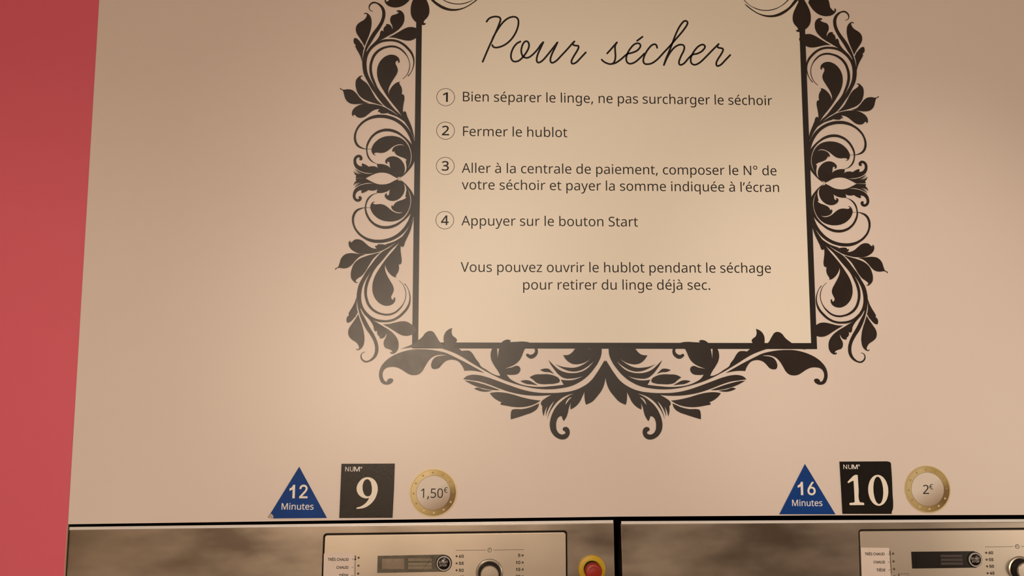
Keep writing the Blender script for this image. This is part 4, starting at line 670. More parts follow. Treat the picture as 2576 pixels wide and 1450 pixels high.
heading = [
    [(162, 128), (182, 102), (212, 86), (250, 81), (282, 89), (291, 110), (282, 140), (262, 192), (226, 272), (180, 372), (126, 499)],
    [(206, 318), (226, 268), (262, 205), (306, 143), (352, 102), (396, 84), (434, 87), (455, 112), (455, 160), (436, 220), (400, 280), (352, 328), (300, 357), (252, 368), (224, 361), (215, 345)],
    [(475, 312), (440, 332), (408, 374), (390, 422), (389, 462), (404, 491), (432, 498), (466, 486), (500, 454), (532, 410), (553, 364), (551, 325), (531, 309), (507, 322), (489, 360), (483, 404), (495, 444), (520, 462), (552, 459), (590, 432), (634, 385), (664, 342), (687, 318)],
    [(687, 318), (664, 368), (638, 425), (626, 470), (630, 500), (650, 506), (684, 484), (726, 436), (774, 376), (818, 320)],
    [(818, 320), (796, 368), (768, 425), (753, 472), (757, 502), (776, 508), (810, 488), (860, 436), (916, 376), (952, 334), (975, 311)],
    [(975, 311), (961, 330), (966, 344), (990, 350), (1011, 353), (1012, 372), (996, 405), (968, 450), (949, 488), (950, 512), (966, 517), (996, 502), (1036, 460), (1080, 413)],
    [(1278, 422), (1318, 378), (1368, 320)],
    [(1368, 320), (1352, 352), (1352, 400), (1355, 444), (1350, 484), (1334, 512), (1308, 521), (1272, 512), (1244, 496), (1228, 480)],
    [(1308, 521), (1352, 512), (1396, 484), (1436, 450), (1466, 427), (1512, 415), (1556, 395), (1584, 362), (1582, 337), (1558, 328), (1524, 342), (1486, 386), (1460, 438), (1455, 482), (1470, 511), (1500, 517), (1540, 500), (1582, 464), (1622, 424)],
    [(1555, 305), (1605, 268)],
    [(1740, 370), (1734, 347), (1714, 337), (1684, 352), (1648, 396), (1622, 446), (1612, 490), (1624, 516), (1652, 522), (1694, 512), (1744, 476), (1800, 416), (1856, 356), (1908, 296), (1962, 234), (2006, 176), (2022, 142), (2014, 124), (1996, 121), (1974, 138), (1942, 184), (1908, 256), (1880, 332), (1848, 412), (1820, 478), (1803, 530)],
    [(1803, 530), (1830, 468), (1862, 412), (1900, 368), (1940, 344), (1976, 343), (1992, 362), (1986, 398), (1962, 446), (1944, 494), (1946, 522), (1964, 528), (1994, 510), (2030, 468), (2066, 435), (2112, 424), (2154, 402), (2182, 368), (2176, 345), (2150, 342), (2112, 366), (2076, 412), (2053, 462), (2054, 504), (2074, 525), (2104, 524), (2144, 500), (2196, 450), (2254, 390), (2310, 335)],
    [(2310, 335), (2298, 354), (2306, 368), (2330, 373), (2348, 379), (2348, 400), (2330, 434), (2304, 474), (2288, 510), (2292, 534), (2308, 538), (2336, 522), (2374, 482), (2417, 437)],
]
link('heading_word', stroke_mesh([B(p) for p in heading[:6]], 0.00275, SH1, -0.00042), M_INK, sign)
link('heading_word', stroke_mesh([B(p) for p in heading[6:]], 0.00275, SH1, -0.00042), M_INK, sign)
ROWS = [('Bien séparer le linge, ne pas surcharger le séchoir', (1164.5, 255.2), (1942.5, 265.2), 24),
        ('Fermer le hublot', (1164.8, 342.4), (1427.0, 345.6), 24),
        ('Aller à la centrale de paiement, composer le N° de', (1161.5, 435.0), (1953.5, 441.6), 24),
        ('votre séchoir et payer la somme indiquée à l’écran', (1161.5, 476.8), (1959.8, 483.6), 24),
        ('Appuyer sur le bouton Start', (1160.7, 567.6), (1604.8, 570.4), 24.2),
        ('Vous pouvez ouvrir le hublot pendant le séchage', (1158.8, 684.4), (1939.5, 687.0), 24.6),
        ('pour retirer du linge déjà sec.', (1316.0, 729.0), (1786.5, 729.6), 24.6)]
for s, p0, p1, cap in ROWS:
    lettering('text_line', s, 'humanist', p0, p1, cap, M_INK, sign, SH1, -0.00035)
for d, cx, cy, tx0, tx1, by in (('1', 1121.1, 244.8, 1114.2, 1126.2, 256.2), ('2', 1120.8, 329.0, 1112.2, 1129.3, 340.4),
                                ('3', 1120.2, 418.0, 1111.8, 1128.6, 429.2), ('4', 1119.0, 554.3, 1109.8, 1128.2, 566.0)):
    x, z = P(cx, cy)
    rr = Vector((P(cx + 23.1, cy)[0] - x, 0)).length
    ring = plate('number_ring', [circle_pts(x, z, rr), circle_pts(x, z, rr - 0.00075)], M_INK, sign, SH1, -0.00035)
    lettering('numeral', d, 'humanist', (tx0, by), (tx1, by + 0.2), 23.2, M_INK, ring, SH1, -0.00035, offset=0.00028)

# ------------------------------------------------------------------ black scroll decals
BASES = {'a': (820, 270, 6.04), 'b': (820, 460, 6.04), 'd': (820, 680, 6.04), 'e': (940, 800, 6.04), 'f': (1150, 820, 4.53), 'g': (960, 0, 8.587)}
def trace(s):
    """outline written as corners (x,y!) and smooth points (x,y) read off enlarged views of the photograph"""
    base, out = None, []
    for t in s.split():
        if t[0] == '@':
            base = BASES[t[1]]
            continue
        c = 1 if t.endswith('!') else 0
        x, y = t.rstrip('!').split(',')
        out.append((*P(base[0] + float(x) / base[2], base[1] + float(y) / base[2]), c))
    return out

SIDE = [
 ('flower', ['@a 1098,1092! 1078,1150 1035,1195 985,1240 940,1274 880,1297 800,1304 770,1297! 783,1250 822,1208! 775,1250 720,1268 640,1258! 665,1235 682,1212! 640,1262 590,1292 545,1307! 537,1285 550,1264! 505,1268 466,1298 448,1345 460,1385 488,1398 502,1385 494,1368 515,1353 540,1368 541,1398 522,1425 487,1437 440,1420 411,1375 410,1320 430,1262 480,1212 560,1178 640,1164 738,1161! 650,1152 570,1163 500,1187 433,1224! 500,1165 560,1142! 490,1160 437,1200! 470,1165 515,1140! 455,1160 416,1190! 440,1140 462,1112 452,1095 466,1083! 605,1083! 690,1130 780,1167 870,1175 960,1158 1040,1118']),
 ('leaf', ['@b 1100,-35! 1150,-18 1185,25 1197,85 1187,145 1157,200 1110,245 1055,271 1000,277 950,264 912,237 894,205 899,178 922,162! 930,168 922,185 940,194 957,180 963,145 975,105 1010,65 1055,30 1076,5 1078,-20!']),
 ('leaf', ['@b 740,288! 712,294 688,322 674,370 690,430 740,500 830,562 950,589 1070,577 1150,540 1220,470 1265,380 1283,280 1275,200 1250,120 1208,42! 1222,100 1215,165 1205,213! 1224,226! 1185,252 1120,275 1065,300 1035,332 1018,357 1008,340! 994,358 1002,395 1030,425 1075,445 1130,452 1182,438! 1130,464 1080,461 1030,443 985,413 940,374 890,341 840,327 790,327 752,330 724,320 716,306 727,297 742,297!']),
 ('swirl', ['@b 1108,-58! 1190,0 1260,75 1318,160 1345,240 1352,320 1335,390 1300,450 1240,525 1150,605 1050,670 920,701 800,682 700,622 622,520 590,410 598,330 622,255 672,198 740,165 795,153! 797,156! 742,171 690,206 644,263 617,330 612,400 641,490 700,578 790,638 900,660 1020,640 1120,590 1208,512 1262,420 1290,320 1292,230 1274,160 1238,90 1195,28 1150,-20']),
 ('swirl', ['@b 1345,240! 1357,320 1353,410 1335,505 1300,590 1240,690 1160,780 1060,850 940,898 800,916 680,900 560,840 470,760 412,655 395,560 410,480 450,420 520,386 600,377 674,380! 674,383.5! 605,382 530,404 467,449 434,514 427,590 447,670 502,750 592,820 700,858 800,867 930,850 1050,800 1150,720 1230,612 1272,520 1302,425! 1310,320!']),
 ('leaf', ['@b 1335,535! 1308,640 1280,735 1235,835 1200,910 1180,965 1158,977 1138,955! 1133,1010 1143,1110 1150,1190 1135,1236 1105,1243! 1110,1300 1095,1360 1068,1405 1062,1430 1077,1441! 1030,1430 975,1390 925,1320 905,1255 922,1208! 897,1270 900,1330 925,1400 980,1500 1020,1575 1030,1630 1010,1690 990,1735 1000,1768 1018,1778 1030,1765 1028,1746! 1045,1745 1052,1780 1020,1838 930,1871 850,1853 770,1790 717,1690 705,1590 720,1490 755,1400 815,1300 890,1190 970,1090 1060,985 1125,890 1165,812! 1225,730 1285,625']),
 ('leaf', ['@b 377,883! 356,890 345,930 365,990 420,1040 510,1078 620,1082 720,1070 830,1040 930,990 1030,930 1110,875 1168,812! 1085,868 1040,892 980,914 905,937! 919,950! 880,940 830,935 790,939 762,962 752,950! 749,975 776,1000! 730,1000 660,970 600,920 540,875 480,860 430,870 395,900 371,904']),
 ('leaf', ['@b 148,1322! 139,1315 185,1280 205,1230 232,1152 290,1092 370,1072 480,1080 602,1093! 520,1120 450,1180 400,1240 340,1288 270,1303 200,1295 165,1304']),
 ('leaf', ['@b 828,1057! 720,1085 600,1120 500,1165 430,1230 390,1320 378,1400 388,1460 412,1492 442,1518 472,1523 484,1510! 458,1508 455,1484 485,1454 545,1412 600,1345 655,1252 722,1152']),
 ('stem', ['@d 1168,-512! 1110,-420 1000,-319 840,-129 760,-40! 715,-37! 650,70 600,150 560,240 540,330 535,430 550,520 582,590 650,670 740,730 850,757 960,755 1060,720 1160,640 1232,550 1267,450 1262,350 1230,260 1187,206! 1199,202! 1240,262 1275,350 1286,440 1262,560 1190,660 1090,742 980,786 870,793 770,780 690,745! 620,690 560,620 525,585! 490,500 470,430 468,400 480,300 505,210 560,110 625,0 685,-79 760,-179 850,-274 960,-340 1060,-415']),
 ('swirl', ['@d 840,-129! 735,0 690,90 642,210 622,330 636,440 682,540 770,620 860,655 940,662 1030,640 1100,590 1175,500 1208,400 1200,300 1165,217 1110,161! 1113,157! 1163,205 1207,290 1217,400 1182,510 1112,610 1022,672 930,692 850,682 740,642 650,562 600,452 582,330 600,205 650,85 715,-37! 770,-110!']),
 ('tendril', ['@d 470,440! 478,520 493,600 535,740 600,880 680,1000 730,1100 747,1200 732,1280 692,1340 630,1378 580,1370 548,1335 541,1295 562,1260 598,1248! 597,1244! 562,1250 535,1275 525,1320 545,1370 600,1403 660,1392 732,1350 782,1280 797,1190 780,1090 732,980 655,850 585,720 540,640 520,585! 500,480!']),
 ('leaf', ['@d 530,580! 575,660 630,720 685,785 720,850 735,915 752,930 775,922 787,902! 778,955 800,1000 832,1015! 815,1018 816,1032 838,1040 880,1025 908,985 921,948! 915,1010 885,1070 877,1120 900,1178 960,1203 1000,1225 1006,1248 990,1242! 978,1248 984,1266 1012,1273 1045,1262 1085,1220 1103,1140 1090,1060 1040,980 960,910 870,855 780,800 690,746! 610,680']),
 ('leaf', ['@d 865,823! 960,818 1050,797 1150,778 1230,785 1285,815 1330,850 1372,905 1345,955 1270,992 1190,998 1120,975 1030,920 950,870']),
 ('leaf', ['@d 490,668! 455,730 400,810 350,890 338,950 355,1015 400,1060 460,1100 493,1145 503,1180 487,1203 461,1192! 459,1203 480,1217 515,1207 560,1160 582,1080 580,980 555,860 520,760']),
 ('leaf', ['@d 466,410! 438,490 397,570 360,630 345,668 355,683! 325,710 312,750 320,797! 350,797 390,770 425,730 441,705! 444,718! 468,668 484,645! 472,590 466,520 467,460', '@d 449,446! 433,505 409,590! 423,545 438,495']),
]
BOTTOM = [
 ('leaf', ['@e 1680,835! 1600,790 1500,735 1400,680 1300,630 1200,580 1100,535 980,505 850,485 720,478 600,482 480,505 350,550 240,610 160,680 105,760 82,860 95,940 130,995 190,1017 250,1005 290,970 295,940 270,922 235,925 210,945 203,972! 170,960 145,920 135,870 148,810 190,765 260,748 340,752 420,785 490,830 550,862 620,872 690,855 740,810 780,740 830,660 890,600 960,570 1030,562 1112,568! 1040,575 960,590 910,625 880,680 875,740 895,772 940,778 990,762 1030,720 1080,670 1140,642 1210,638 1280,660 1330,710 1360,760 1378,806! 1450,802 1540,808 1620,822']),
 ('leaf', ['@e 1195,155! 1120,190 1075,250 1062,320 1075,400 1110,460 1200,480 1240,440 1255,370 1265,335 1245,305 1205,275 1185,220']),
 ('stem', ['@e 413,473! 500,440 580,405 680,340 740,290 790,228 850,200 900,212 945,270 1005,365 1080,425 1180,440 1270,455 1340,505! 1400,498 1460,505 1495,535 1550,620 1605,692 @f 265,455 330,500 400,545 460,568 492,570! 470,525 420,450 390,390 382,320 400,260 440,222 500,195 520,178 548,163 580,158 612,168! 600,186! 680,183 740,180 820,190 885,220 917,270 917,315 890,355 845,375 803,358 786,330 800,318 830,330 865,320 887,288 876,258 830,238 778,260 755,300 735,350 705,400 650,445 590,472 538,490! 620,475 690,457 719,485 715,520 690,548 630,560 565,556! 600,602 660,640 740,672 850,692 950,697 1060,690 1215,672! 1195,640 1182,614! 1280,622 1360,607 1440,570! 1380,590 1300,602 1220,597 1160,560 1100,490 1060,430 1042,392! 1100,450 1160,500 1230,530 1310,540 1400,528 1480,488 1558,403! 1475,472 1390,513 1300,520 1205,490 1120,437! 1180,462 1260,476 1340,477 1420,450 1500,395 1555,335 1590,282! 1540,355 1470,410 1400,435 1340,439 1290,425 1240,385 1208,335! 1270,330 1312,302 1345,262 1390,240 1440,248 1480,262 1550,258 1600,235 1645,240! 1642,330 1612,410 1560,490 1480,580 1390,645 1290,690 1180,713 1060,724 920,719 780,695 650,660 500,605 330,520 200,445 0,325 @e 1150,505 1040,467! 800,452 600,450', '@f 455,258! 478,258! 468,320 461,378!']),
 ('leaf', ['@f 945,503! 1000,488 1045,493 1070,515 1105,550! 1050,530 990,525']),
 ('leaf', ['@f 825,588! 880,560 960,553 1050,555 1120,575 1160,603 1168,635 1120,658 1040,665 960,665 905,650 870,620']),
 ('leaf', ['@f 720,630! 770,620 820,625 870,650 918,678! 850,670 780,660']),
 ('spray', ['@f 70,610! 100,580 150,562 220,560 320,580 450,625 600,680 750,730 900,760 1050,767 1200,760 1320,740 1430,695 1520,630 1590,540 1640,460 1678,396! 1690,411! 1691,575! 1680,650 1650,730 1600,800 1540,865 1468,900! 1455,850 1450,755! 1425,810 1395,870 1350,920 1292,955! 1290,920 1297,875! 1275,930 1262,990 1245,1040 1215,1087! 1198,1055 1192,1030! 1160,1040 1135,1080 1128,1140 1140,1200 1175,1235 1210,1238 1233,1222 1225,1205 1205,1190 1208,1165 1235,1153 1265,1165 1282,1200 1275,1250 1245,1285 1200,1297 1140,1280 1085,1230 1058,1160 1060,1080 1085,1000 1130,920 1200,850 1270,800 1330,772! 1250,795 1160,850 1090,930 1050,1000 1028,1062! 1045,990 1075,920 1108,858! 1070,900 1035,960 1010,1032! 1015,970 1028,915! 1005,960 985,1033! 972,980 970,915! 955,895 958,870 1000,830 1075,788! 980,797 860,797 740,785 600,755 480,715 350,665 250,635 150,620', '@f 1232,903! 1245,860 1275,825 1308,813! 1275,845 1250,880']),
 ('leaf', ['@f 85,625! 160,632 260,655 370,690 490,735! 400,732 300,715 190,680']),
 ('leaf', ['@f 195,718! 228,705 300,725 400,740! 330,752 260,745']),
 ('leaf', ['@f 372,768! 430,758 530,762 620,780 740,815 850,840 950,853! 890,890 820,915 730,928 640,925 560,912 495,900! 498,880 512,875! 450,845 400,805']),
 ('leaf', ['@f 612,1068! 612,1000 625,960 650,952 740,950 830,930 890,905 933,885! 915,940 860,985 780,1015 690,1045']),
]
TOPS = [
 ('bud', ['@g 745,-120! 680,0 645,90 628,220 645,350 700,440 745,480 800,515 860,538 905,545 945,530 958,505! 930,505 910,485 920,455 980,390 1020,320 1033,220 1015,110 970,0 920,-110 830,-260!']),
 ('leaf', ['@g 690,-130! 605,0 540,68 450,128 340,160 250,160 160,135 95,85 65,25 70,0 90,-14 112,-6! 94,10 104,36 135,30 165,0 195,-33 215,-110 235,-183 330,-330 560,-330']),
 ('swirl', ['@g 790,-420! 860,-270 950,-130 1060,0 1130,70 1220,140 1330,200 1450,232 1550,238 1660,225 1770,190 1880,135 1980,70 2068,0 2100,-40! 2040,0 1960,60 1860,125 1760,170 1660,193 1570,198 1470,188 1360,150 1250,90 1130,0 1030,-130 935,-270 860,-420!']),
 ('swirl', ['@g 1010,-400! 1080,-240 1190,-100 1320,0 1415,52 1535,88 1650,98 1760,90 1870,57 1980,0 2110,-110 2230,-260! 2095,-110 1965,0 1865,43 1755,74 1650,82 1540,72 1425,38 1345,0 1215,-100 1105,-240 1035,-400!']),
]
def affine(src, dst):
    A = np.array([[*P(*p), 1.0] for p in src]); Bm = np.array([P(*p) for p in dst])
    X, *_ = np.linalg.lstsq(A, Bm, rcond=None)
    return lambda p: (p[0] * X[0, 0] + p[1] * X[1, 0] + X[2, 0], p[0] * X[0, 1] + p[1] * X[1, 1] + X[2, 1], p[2])
LM = {  # the same seven places of the side motif in each of its four mirrored copies
 'll': [(1001.8, 450.8), (844, 678.5), (919.3, 912.1), (974, 769.7), (963.2, 816.3), (887.7, 493)],
 'ul': [(1001.8, 449.3), (856.4, 222.5), (940.6, 4.4), (985.6, 138.6), (977.5, 94.4), (889.2, 404)],
 'ur': [(2074.4, 460.1), (2209.1, 242.8), (2123.7, 26.9), (2081.7, 157.2), (2089.4, 113.7), (2181.7, 419.1)],
 'lr': [(2074.7, 462), (2232.5, 685.8), (2163.8, 913.8), (2110, 774), (2122, 819.9), (2185.8, 507.3)]}
LB = [(971.5, 968.4), (1414.9, 1106.3), (1165.5, 954.7), (1285.1, 1055.8), (1523, 946.9), (1137.8, 825.7)]
RB = [(2064.3, 968.4), (1635.1, 1106.3), (1877.9, 955.3), (1763.1, 1055.8), (1522.7, 946.9), (1901.3, 827.8)]
LT = [(1065.4, 63.5), (1140.5, 27.7), (993.8, 18.9), (1033.1, 25.6)]
RT = [(2007.7, 80.6), (1935.5, 43.3), (2078.7, 40.2), (2037.6, 46.6)]
GROUP = 'black scroll decals round the sign'
def decal(px, py, label):
    p = U(px, py)
    return empty('scroll_decal', (p.x, 0, p.z), label, 'wall decal', GROUP)
_layer = [0]
def pieces(root, shapes, maps):
    for mp in maps:
        for name, sp in shapes:
            _layer[0] = (_layer[0] + 1) % 7
            s = [[mp(q) if mp else q for q in trace(t)] for t in sp]
            plate(name, s, M_VINYL, root, 0.0, -0.0007 - 0.00001 * _layer[0])
pieces(decal(960, 450, 'tall black leafy scroll decal running up the left edge of the sign'), SIDE, [None, affine(LM['ll'], LM['ul'])])
pieces(decal(2110, 461, 'tall black leafy scroll decal running up the right edge of the sign'), SIDE, [affine(LM['ll'], LM['lr']), affine(LM['ll'], LM['ur'])])
pieces(decal(1523, 947, 'wide black scroll decal hanging under the bottom edge of the sign'), BOTTOM, [None, affine(LB, RB)])
pieces(decal(1040, 10, 'black bud and swirl decal at the top left corner of the sign'), TOPS, [None])
pieces(decal(2030, 15, 'black bud and swirl decal at the top right corner of the sign'), TOPS, [affine(LT, RT)])

# ------------------------------------------------------------------ stickers over the dryers
def zz(ox, oy, s):
    return lambda x, y: (ox + x / s, oy + y / s)
ZA, ZB = zz(660, 1150, 4.954), zz(1940, 1150, 5.367)
def tri(Z, corners, word, num, label, torn):
    cx, cy = Z(*corners[-1])
    p = U(cx, cy)
    t = empty('minutes_sticker', (p.x, 0, p.z), label, 'sticker', 'blue minutes stickers')
    plate('triangle', [[(*P(*Z(x, y)), 1) for x, y in corners]], M_BLUE, t, 0.0, -0.0016, bevel=0.0004)
    (x0, x1, by, cap), s = num
    lettering('numeral', s, 'grotesque', Z(x0, by), Z(x1, by), cap / (4.954 if Z is ZA else 5.367), M_CREAM, t, -0.0016, -0.00175, offset=0.00038)
    (x0, x1, by, cap), s = word
    lettering('word', s, 'humanist', Z(x0, by), Z(x1, by), cap / (4.954 if Z is ZA else 5.367), M_WHITE_INK, t, -0.0016, -0.00175, offset=0.00008)
    if torn:
        plate('torn_corner', [[(*P(*Z(x, y)), 0) for x, y in ((103, 704), (128, 722), (138, 742), (130, 764), (100, 768), (80, 752), (88, 724))]], M_BARE, t, 0.0, -0.0006)
        link('cut_line', stroke_mesh([[P(*Z(x, y)) for x, y in q] for q in (((103, 705), (85, 730), (74, 750), (84, 762)), ((96, 718), (106, 740), (128, 766)))], 0.0003, 0.0, -0.0008), M_CRACK, t)
    return t
tri(ZA, [(460, 124), (804, 760), (138, 766), (142, 740), (128, 716), (104, 704)], ((243, 640, 655, 78), 'Minutes'), ((342, 562, 511, 161), '12'),
    'blue triangle sticker reading 12 Minutes, its lower left corner torn', True)
tri(ZB, [(453, 98), (863, 774), (109, 774)], ((278, 685, 662, 84), 'Minutes'), ((358, 592, 511, 172), '16'),
    'blue triangle sticker reading 16 Minutes with clean corners', False)

def num_word(Z, t, x0, xm, xe, xd, by, cap, s):
    lettering('word', 'NU', 'humanist', Z(x0, by), Z(xm, by), cap / s, M_WHITE_INK, t, -0.0016, -0.00175)
    lettering('word', 'M', 'grotesque', Z(xm + 8, by), Z(xe, by), cap / s, M_WHITE_INK, t, -0.0016, -0.00175, offset=0.00012)
    x, z = P(*Z(xd, by - cap + 11))
    plate('degree_mark', [circle_pts(x, z, 0.00125), circle_pts(x, z, 0.00062)], M_WHITE_INK, t, -0.0016, -0.00175)
def outl(Z, s):
    out = []
    for t in s.split():
        x, y = t.rstrip('!').split(',')
        out.append((*P(*Z(float(x), float(y))), 1 if t.endswith('!') else 0))
    return out
p = U(*ZA(1300, 760))
t = empty('number_plate', (p.x, 0, p.z), 'square black plate numbered 9 with rough speckled surface', 'number plate', 'square number plates')
plate('plate', [[(*P(*ZA(x, y)), 1) for x, y in ((988, 87), (1650, 84), (1640, 400), (1622, 758), (960, 761), (975, 400))]], M_PLATE, t, 0.0, -0.0016, bevel=0.0004)
plate('numeral', [outl(ZA, '1180,646! 1174,636 1184,629 1215,621 1265,594 1308,553 1333,508! 1305,515 1272,512 1222,488 1190,448 1177,400 1186,350 1228,288 1265,262 1308,252 1352,258 1394,282 1427,330 1440,395 1428,465 1392,540 1335,598 1270,633'),
                  outl(ZA, '1308,277 1278,292 1258,330 1251,380 1258,430 1280,474 1310,490 1342,482 1360,455 1367,405 1362,350 1345,300')], M_CREAM, t, -0.0016, -0.00175)
num_word(ZA, t, 1035, 1138, 1215, 1236, 179, 57, 4.954)
p = U(*ZB(1290, 770))
t = empty('number_plate', (p.x, 0, p.z), 'square black plate numbered 10 with curled right edge', 'number plate', 'square number plates')
plate('plate', [outl(ZB, '920,64! 1530,61! 1580,64 1603,74! 1610,90! 1625,320 1632,500 1640,640 1634,710 1620,745 1622,768! 960,768! 940,400')], M_PLATE_S, t, 0.0, -0.0016, bevel=0.0003)
plate('curled_edge', [outl(ZB, '1612,200! 1622,330! 1634,520 1646,660 1640,735 1622,772! 1616,760! 1630,700 1634,640 1626,500')], M_LABEL, t, 0.0, -0.0011)
plate('numeral', [outl(ZB, '1022,338! 1072,284 1110,250 1136,241 1160,244! 1172,430 1184,596 1196,612 1228,614 1245,624 1246,649! 1054,650! 1050,626 1068,618 1100,616 1118,606 1118,580 1104,318! 1062,338 1034,355!')], M_CREAM, t, -0.0016, -0.00175)
plate('numeral', [[(*P(*ZB(1437 + 135 * math.cos(a) + 8 * math.sin(a), 450 + 208 * math.sin(a))), 0) for a in [2 * math.pi * k / 16 for k in range(16)]],
                  [(*P(*ZB(1438 + 66 * math.cos(a) + 10 * math.sin(a), 450 + 184 * math.sin(a))), 0) for a in [2 * math.pi * k / 16 for k in range(16)]]], M_CREAM, t, -0.0016, -0.00175)
num_word(ZB, t, 968, 1084, 1160, 1178, 163, 60, 5.367)

def coin(Z, s, cx, cy, rx, ry, ri_, label, price, euro):
    p = U(*Z(cx, cy))
    x, z = p.x, p.z
    k = abs(P(*Z(cx + 100, cy))[0] - x) / 100
    kz = abs(P(*Z(cx, cy + 100))[1] - z) / 100
    t = empty('price_sticker', (x, 0, z), label, 'sticker', 'round coin price stickers')
    R0, R1, R2 = rx * k, rx * k * 0.945, ri_ * k
    e = (ry * kz) / (rx * k)
    plate('rim', [circle_pts(x, z, R0, R0 * e), circle_pts(x, z, R1 - 0.0001, (R1 - 0.0001) * e)], M_GOLD_RIM, t, 0.0, -0.0009)
    plate('ring', [circle_pts(x, z, R1, R1 * e), circle_pts(x, z, R2, R2 * e)], M_GOLD, t, 0.0, -0.0008)
    for r in (R1, R2):
        plate('ring_line', [circle_pts(x, z, r + 0.00016, (r + 0.00016) * e), circle_pts(x, z, r - 0.00016, (r - 0.00016) * e)], M_GOLD_LINE, t, 0.0, -0.00095)
    plate('centre', [circle_pts(x, z, R2 + 0.00005, (R2 + 0.00005) * e)], M_COIN, t, 0.0, -0.00075)
    rs = (R1 + R2) / 2
    for i in range(12):
        a = math.radians(92 + 30 * i)
        sx, sz = x + rs * math.cos(a), z + rs * e * math.sin(a)
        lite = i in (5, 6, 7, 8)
        star = []
        for j in range(10):
            q = math.pi / 2 + j * math.pi / 5
            r = 0.00215 if j % 2 == 0 else 0.00095
            star.append((sx + r * math.cos(q), sz + r * math.sin(q), 1))
        plate('star', [star], M_STAR_LITE if lite else M_STAR_DARK, t, -0.0008, -0.0009)
    (a, b, by, cap), w = price
    lettering('price', w, 'humanist', Z(a, by), Z(b, by), cap / s, M_INK, t, -0.00075, -0.0009)
    (a, b, by, cap), w = euro
    lettering('euro_sign', w, 'humanist', Z(a, by), Z(b, by), cap / s, M_INK, t, -0.00075, -0.0009)
coin(ZA, 4.954, 2131, 446, 296, 302, 212, 'round gold coin sticker showing a price of 1,50 euro', ((1976, 2250, 510, 116), '1,50'), ((2262, 2310, 447, 68), '€'))
coin(ZB, 5.367, 2109, 437, 309, 322, 221, 'round gold coin sticker showing a price of 2 euro', ((2048, 2128, 500, 120), '2'), ((2132, 2184, 437, 70), '€'))

# ------------------------------------------------------------------ tumble dryers
PY = FRONT - 0.0012                               # face of a control panel
def dryer(label, tl, tr, br, bl, clipped, ctl, Z, s, film):
    """tl..bl: corners of the visible steel front (photo pixels on the plane of the fronts); ctl: control panel corners"""
    a, b, c_, d = (U(*q, FRONT) for q in (tl, tr, br, bl))
    def ext(p, q):                                # carry a side down to the floor
        k = (0.02 - p.z) / (q.z - p.z)
        return (p.x + (q.x - p.x) * k, 0.02)
    x0, zf = ext(a, d)
    x1, _ = ext(b, c_)
    if clipped: x1 = b.x
    root = empty('tumble_dryer', ((x0 + x1) / 2, FRONT, 0.0), label, 'tumble dryer', 'stainless tumble dryers under the panelling')
    # control panel opening
    q = [U(*p, FRONT) for p in ctl]
    X0, Z1 = (q[0].x + q[3].x) / 2, None
    def rr(inset, r):
        tlp, trp, brp, blp = q
        i = inset
        return [(tlp.x + i, tlp.z - i - r, tlp.x + i, tlp.z - i - r - 0.002, tlp.x + i, tlp.z - i - r * .45), (tlp.x + i + r, tlp.z - i, tlp.x + i + r * .45, tlp.z - i, tlp.x + i + r + 0.002, tlp.z - i),
                (trp.x - i - r, trp.z - i, trp.x - i - r - 0.002, trp.z - i, trp.x - i - r * .45, trp.z - i), (trp.x - i, trp.z - i - r, trp.x - i, trp.z - i - r * .45, trp.x - i, trp.z - i - r - 0.002),
                (brp.x - i, brp.z + i, brp.x - i, brp.z + i + 0.002, brp.x - i - 0.002, brp.z + i), (blp.x + i, blp.z + i, blp.x + i + 0.002, blp.z + i, blp.x + i, blp.z + i + 0.002)]
    quad = [(a.x, a.z - 0.0035, 1), (b.x, b.z - 0.0035, 1), (x1, 0.02, 1), (x0, 0.02, 1)]
    plate('front_panel', [quad, rr(-0.0016, 0.0045)], M_STEEL, root, FRONT + 0.03, FRONT, bevel=0.0012)
    # rolled top edge: two thin beads, coloured near white in place of highlights
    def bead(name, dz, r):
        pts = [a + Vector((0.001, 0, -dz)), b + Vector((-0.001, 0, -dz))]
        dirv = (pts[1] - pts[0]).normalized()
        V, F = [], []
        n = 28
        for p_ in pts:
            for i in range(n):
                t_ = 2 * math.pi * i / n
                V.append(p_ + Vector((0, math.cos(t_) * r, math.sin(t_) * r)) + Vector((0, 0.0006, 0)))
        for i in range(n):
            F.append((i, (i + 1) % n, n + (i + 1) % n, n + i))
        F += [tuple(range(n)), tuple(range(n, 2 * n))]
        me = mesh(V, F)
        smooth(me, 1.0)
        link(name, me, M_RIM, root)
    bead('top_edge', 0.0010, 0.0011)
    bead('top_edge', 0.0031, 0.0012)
    link('cabinet', box_mesh(min(a.x, x0) + 0.006, max(b.x, x1) - 0.006, FRONT + 0.03, 0.78, 0.0, a.z - 0.012), M_DARK, root)
    plate('panel_gap', [rr(-0.0014, 0.0045)], M_GAP, root, FRONT + 0.02, FRONT + 0.004)  # black sheet standing in for the shade round the control panel
    cp = plate('control_panel', [rr(0.0, 0.0035)], M_CONTROL, root, FRONT + 0.006, PY, bevel=0.0008)
    def pt(x, y, yy=PY):
        return P(*Z(x, y), yy)
    L = lambda w, f, x0_, x1_, by, cap, off=0.0, mat=M_PRINT, par=cp, yb=PY, nm='scale_numeral': lettering(nm, w, f, Z(x0_, by), Z(x1_, by), cap / s, mat, par, yb, yb - 0.0002, offset=off, plane=PY)
    return root, cp, pt, L

def disc(name, parent, mat, centre, profile):
    me = lathe(profile)
    me.transform(Matrix.Translation(centre))
    return link(name, me, mat, parent)

def led(cp, pt, x, y, r):
    cx, cz = pt(x, y)
    rr_ = abs(pt(x + r, y)[0] - cx)
    disc('indicator_lamp', cp, M_LED, (cx, PY, cz), [(rr_ * 1.1, 0.0), (rr_ * 1.05, -0.0005), (rr_ * 0.7, -0.0008), (0.00001, -0.0009)])

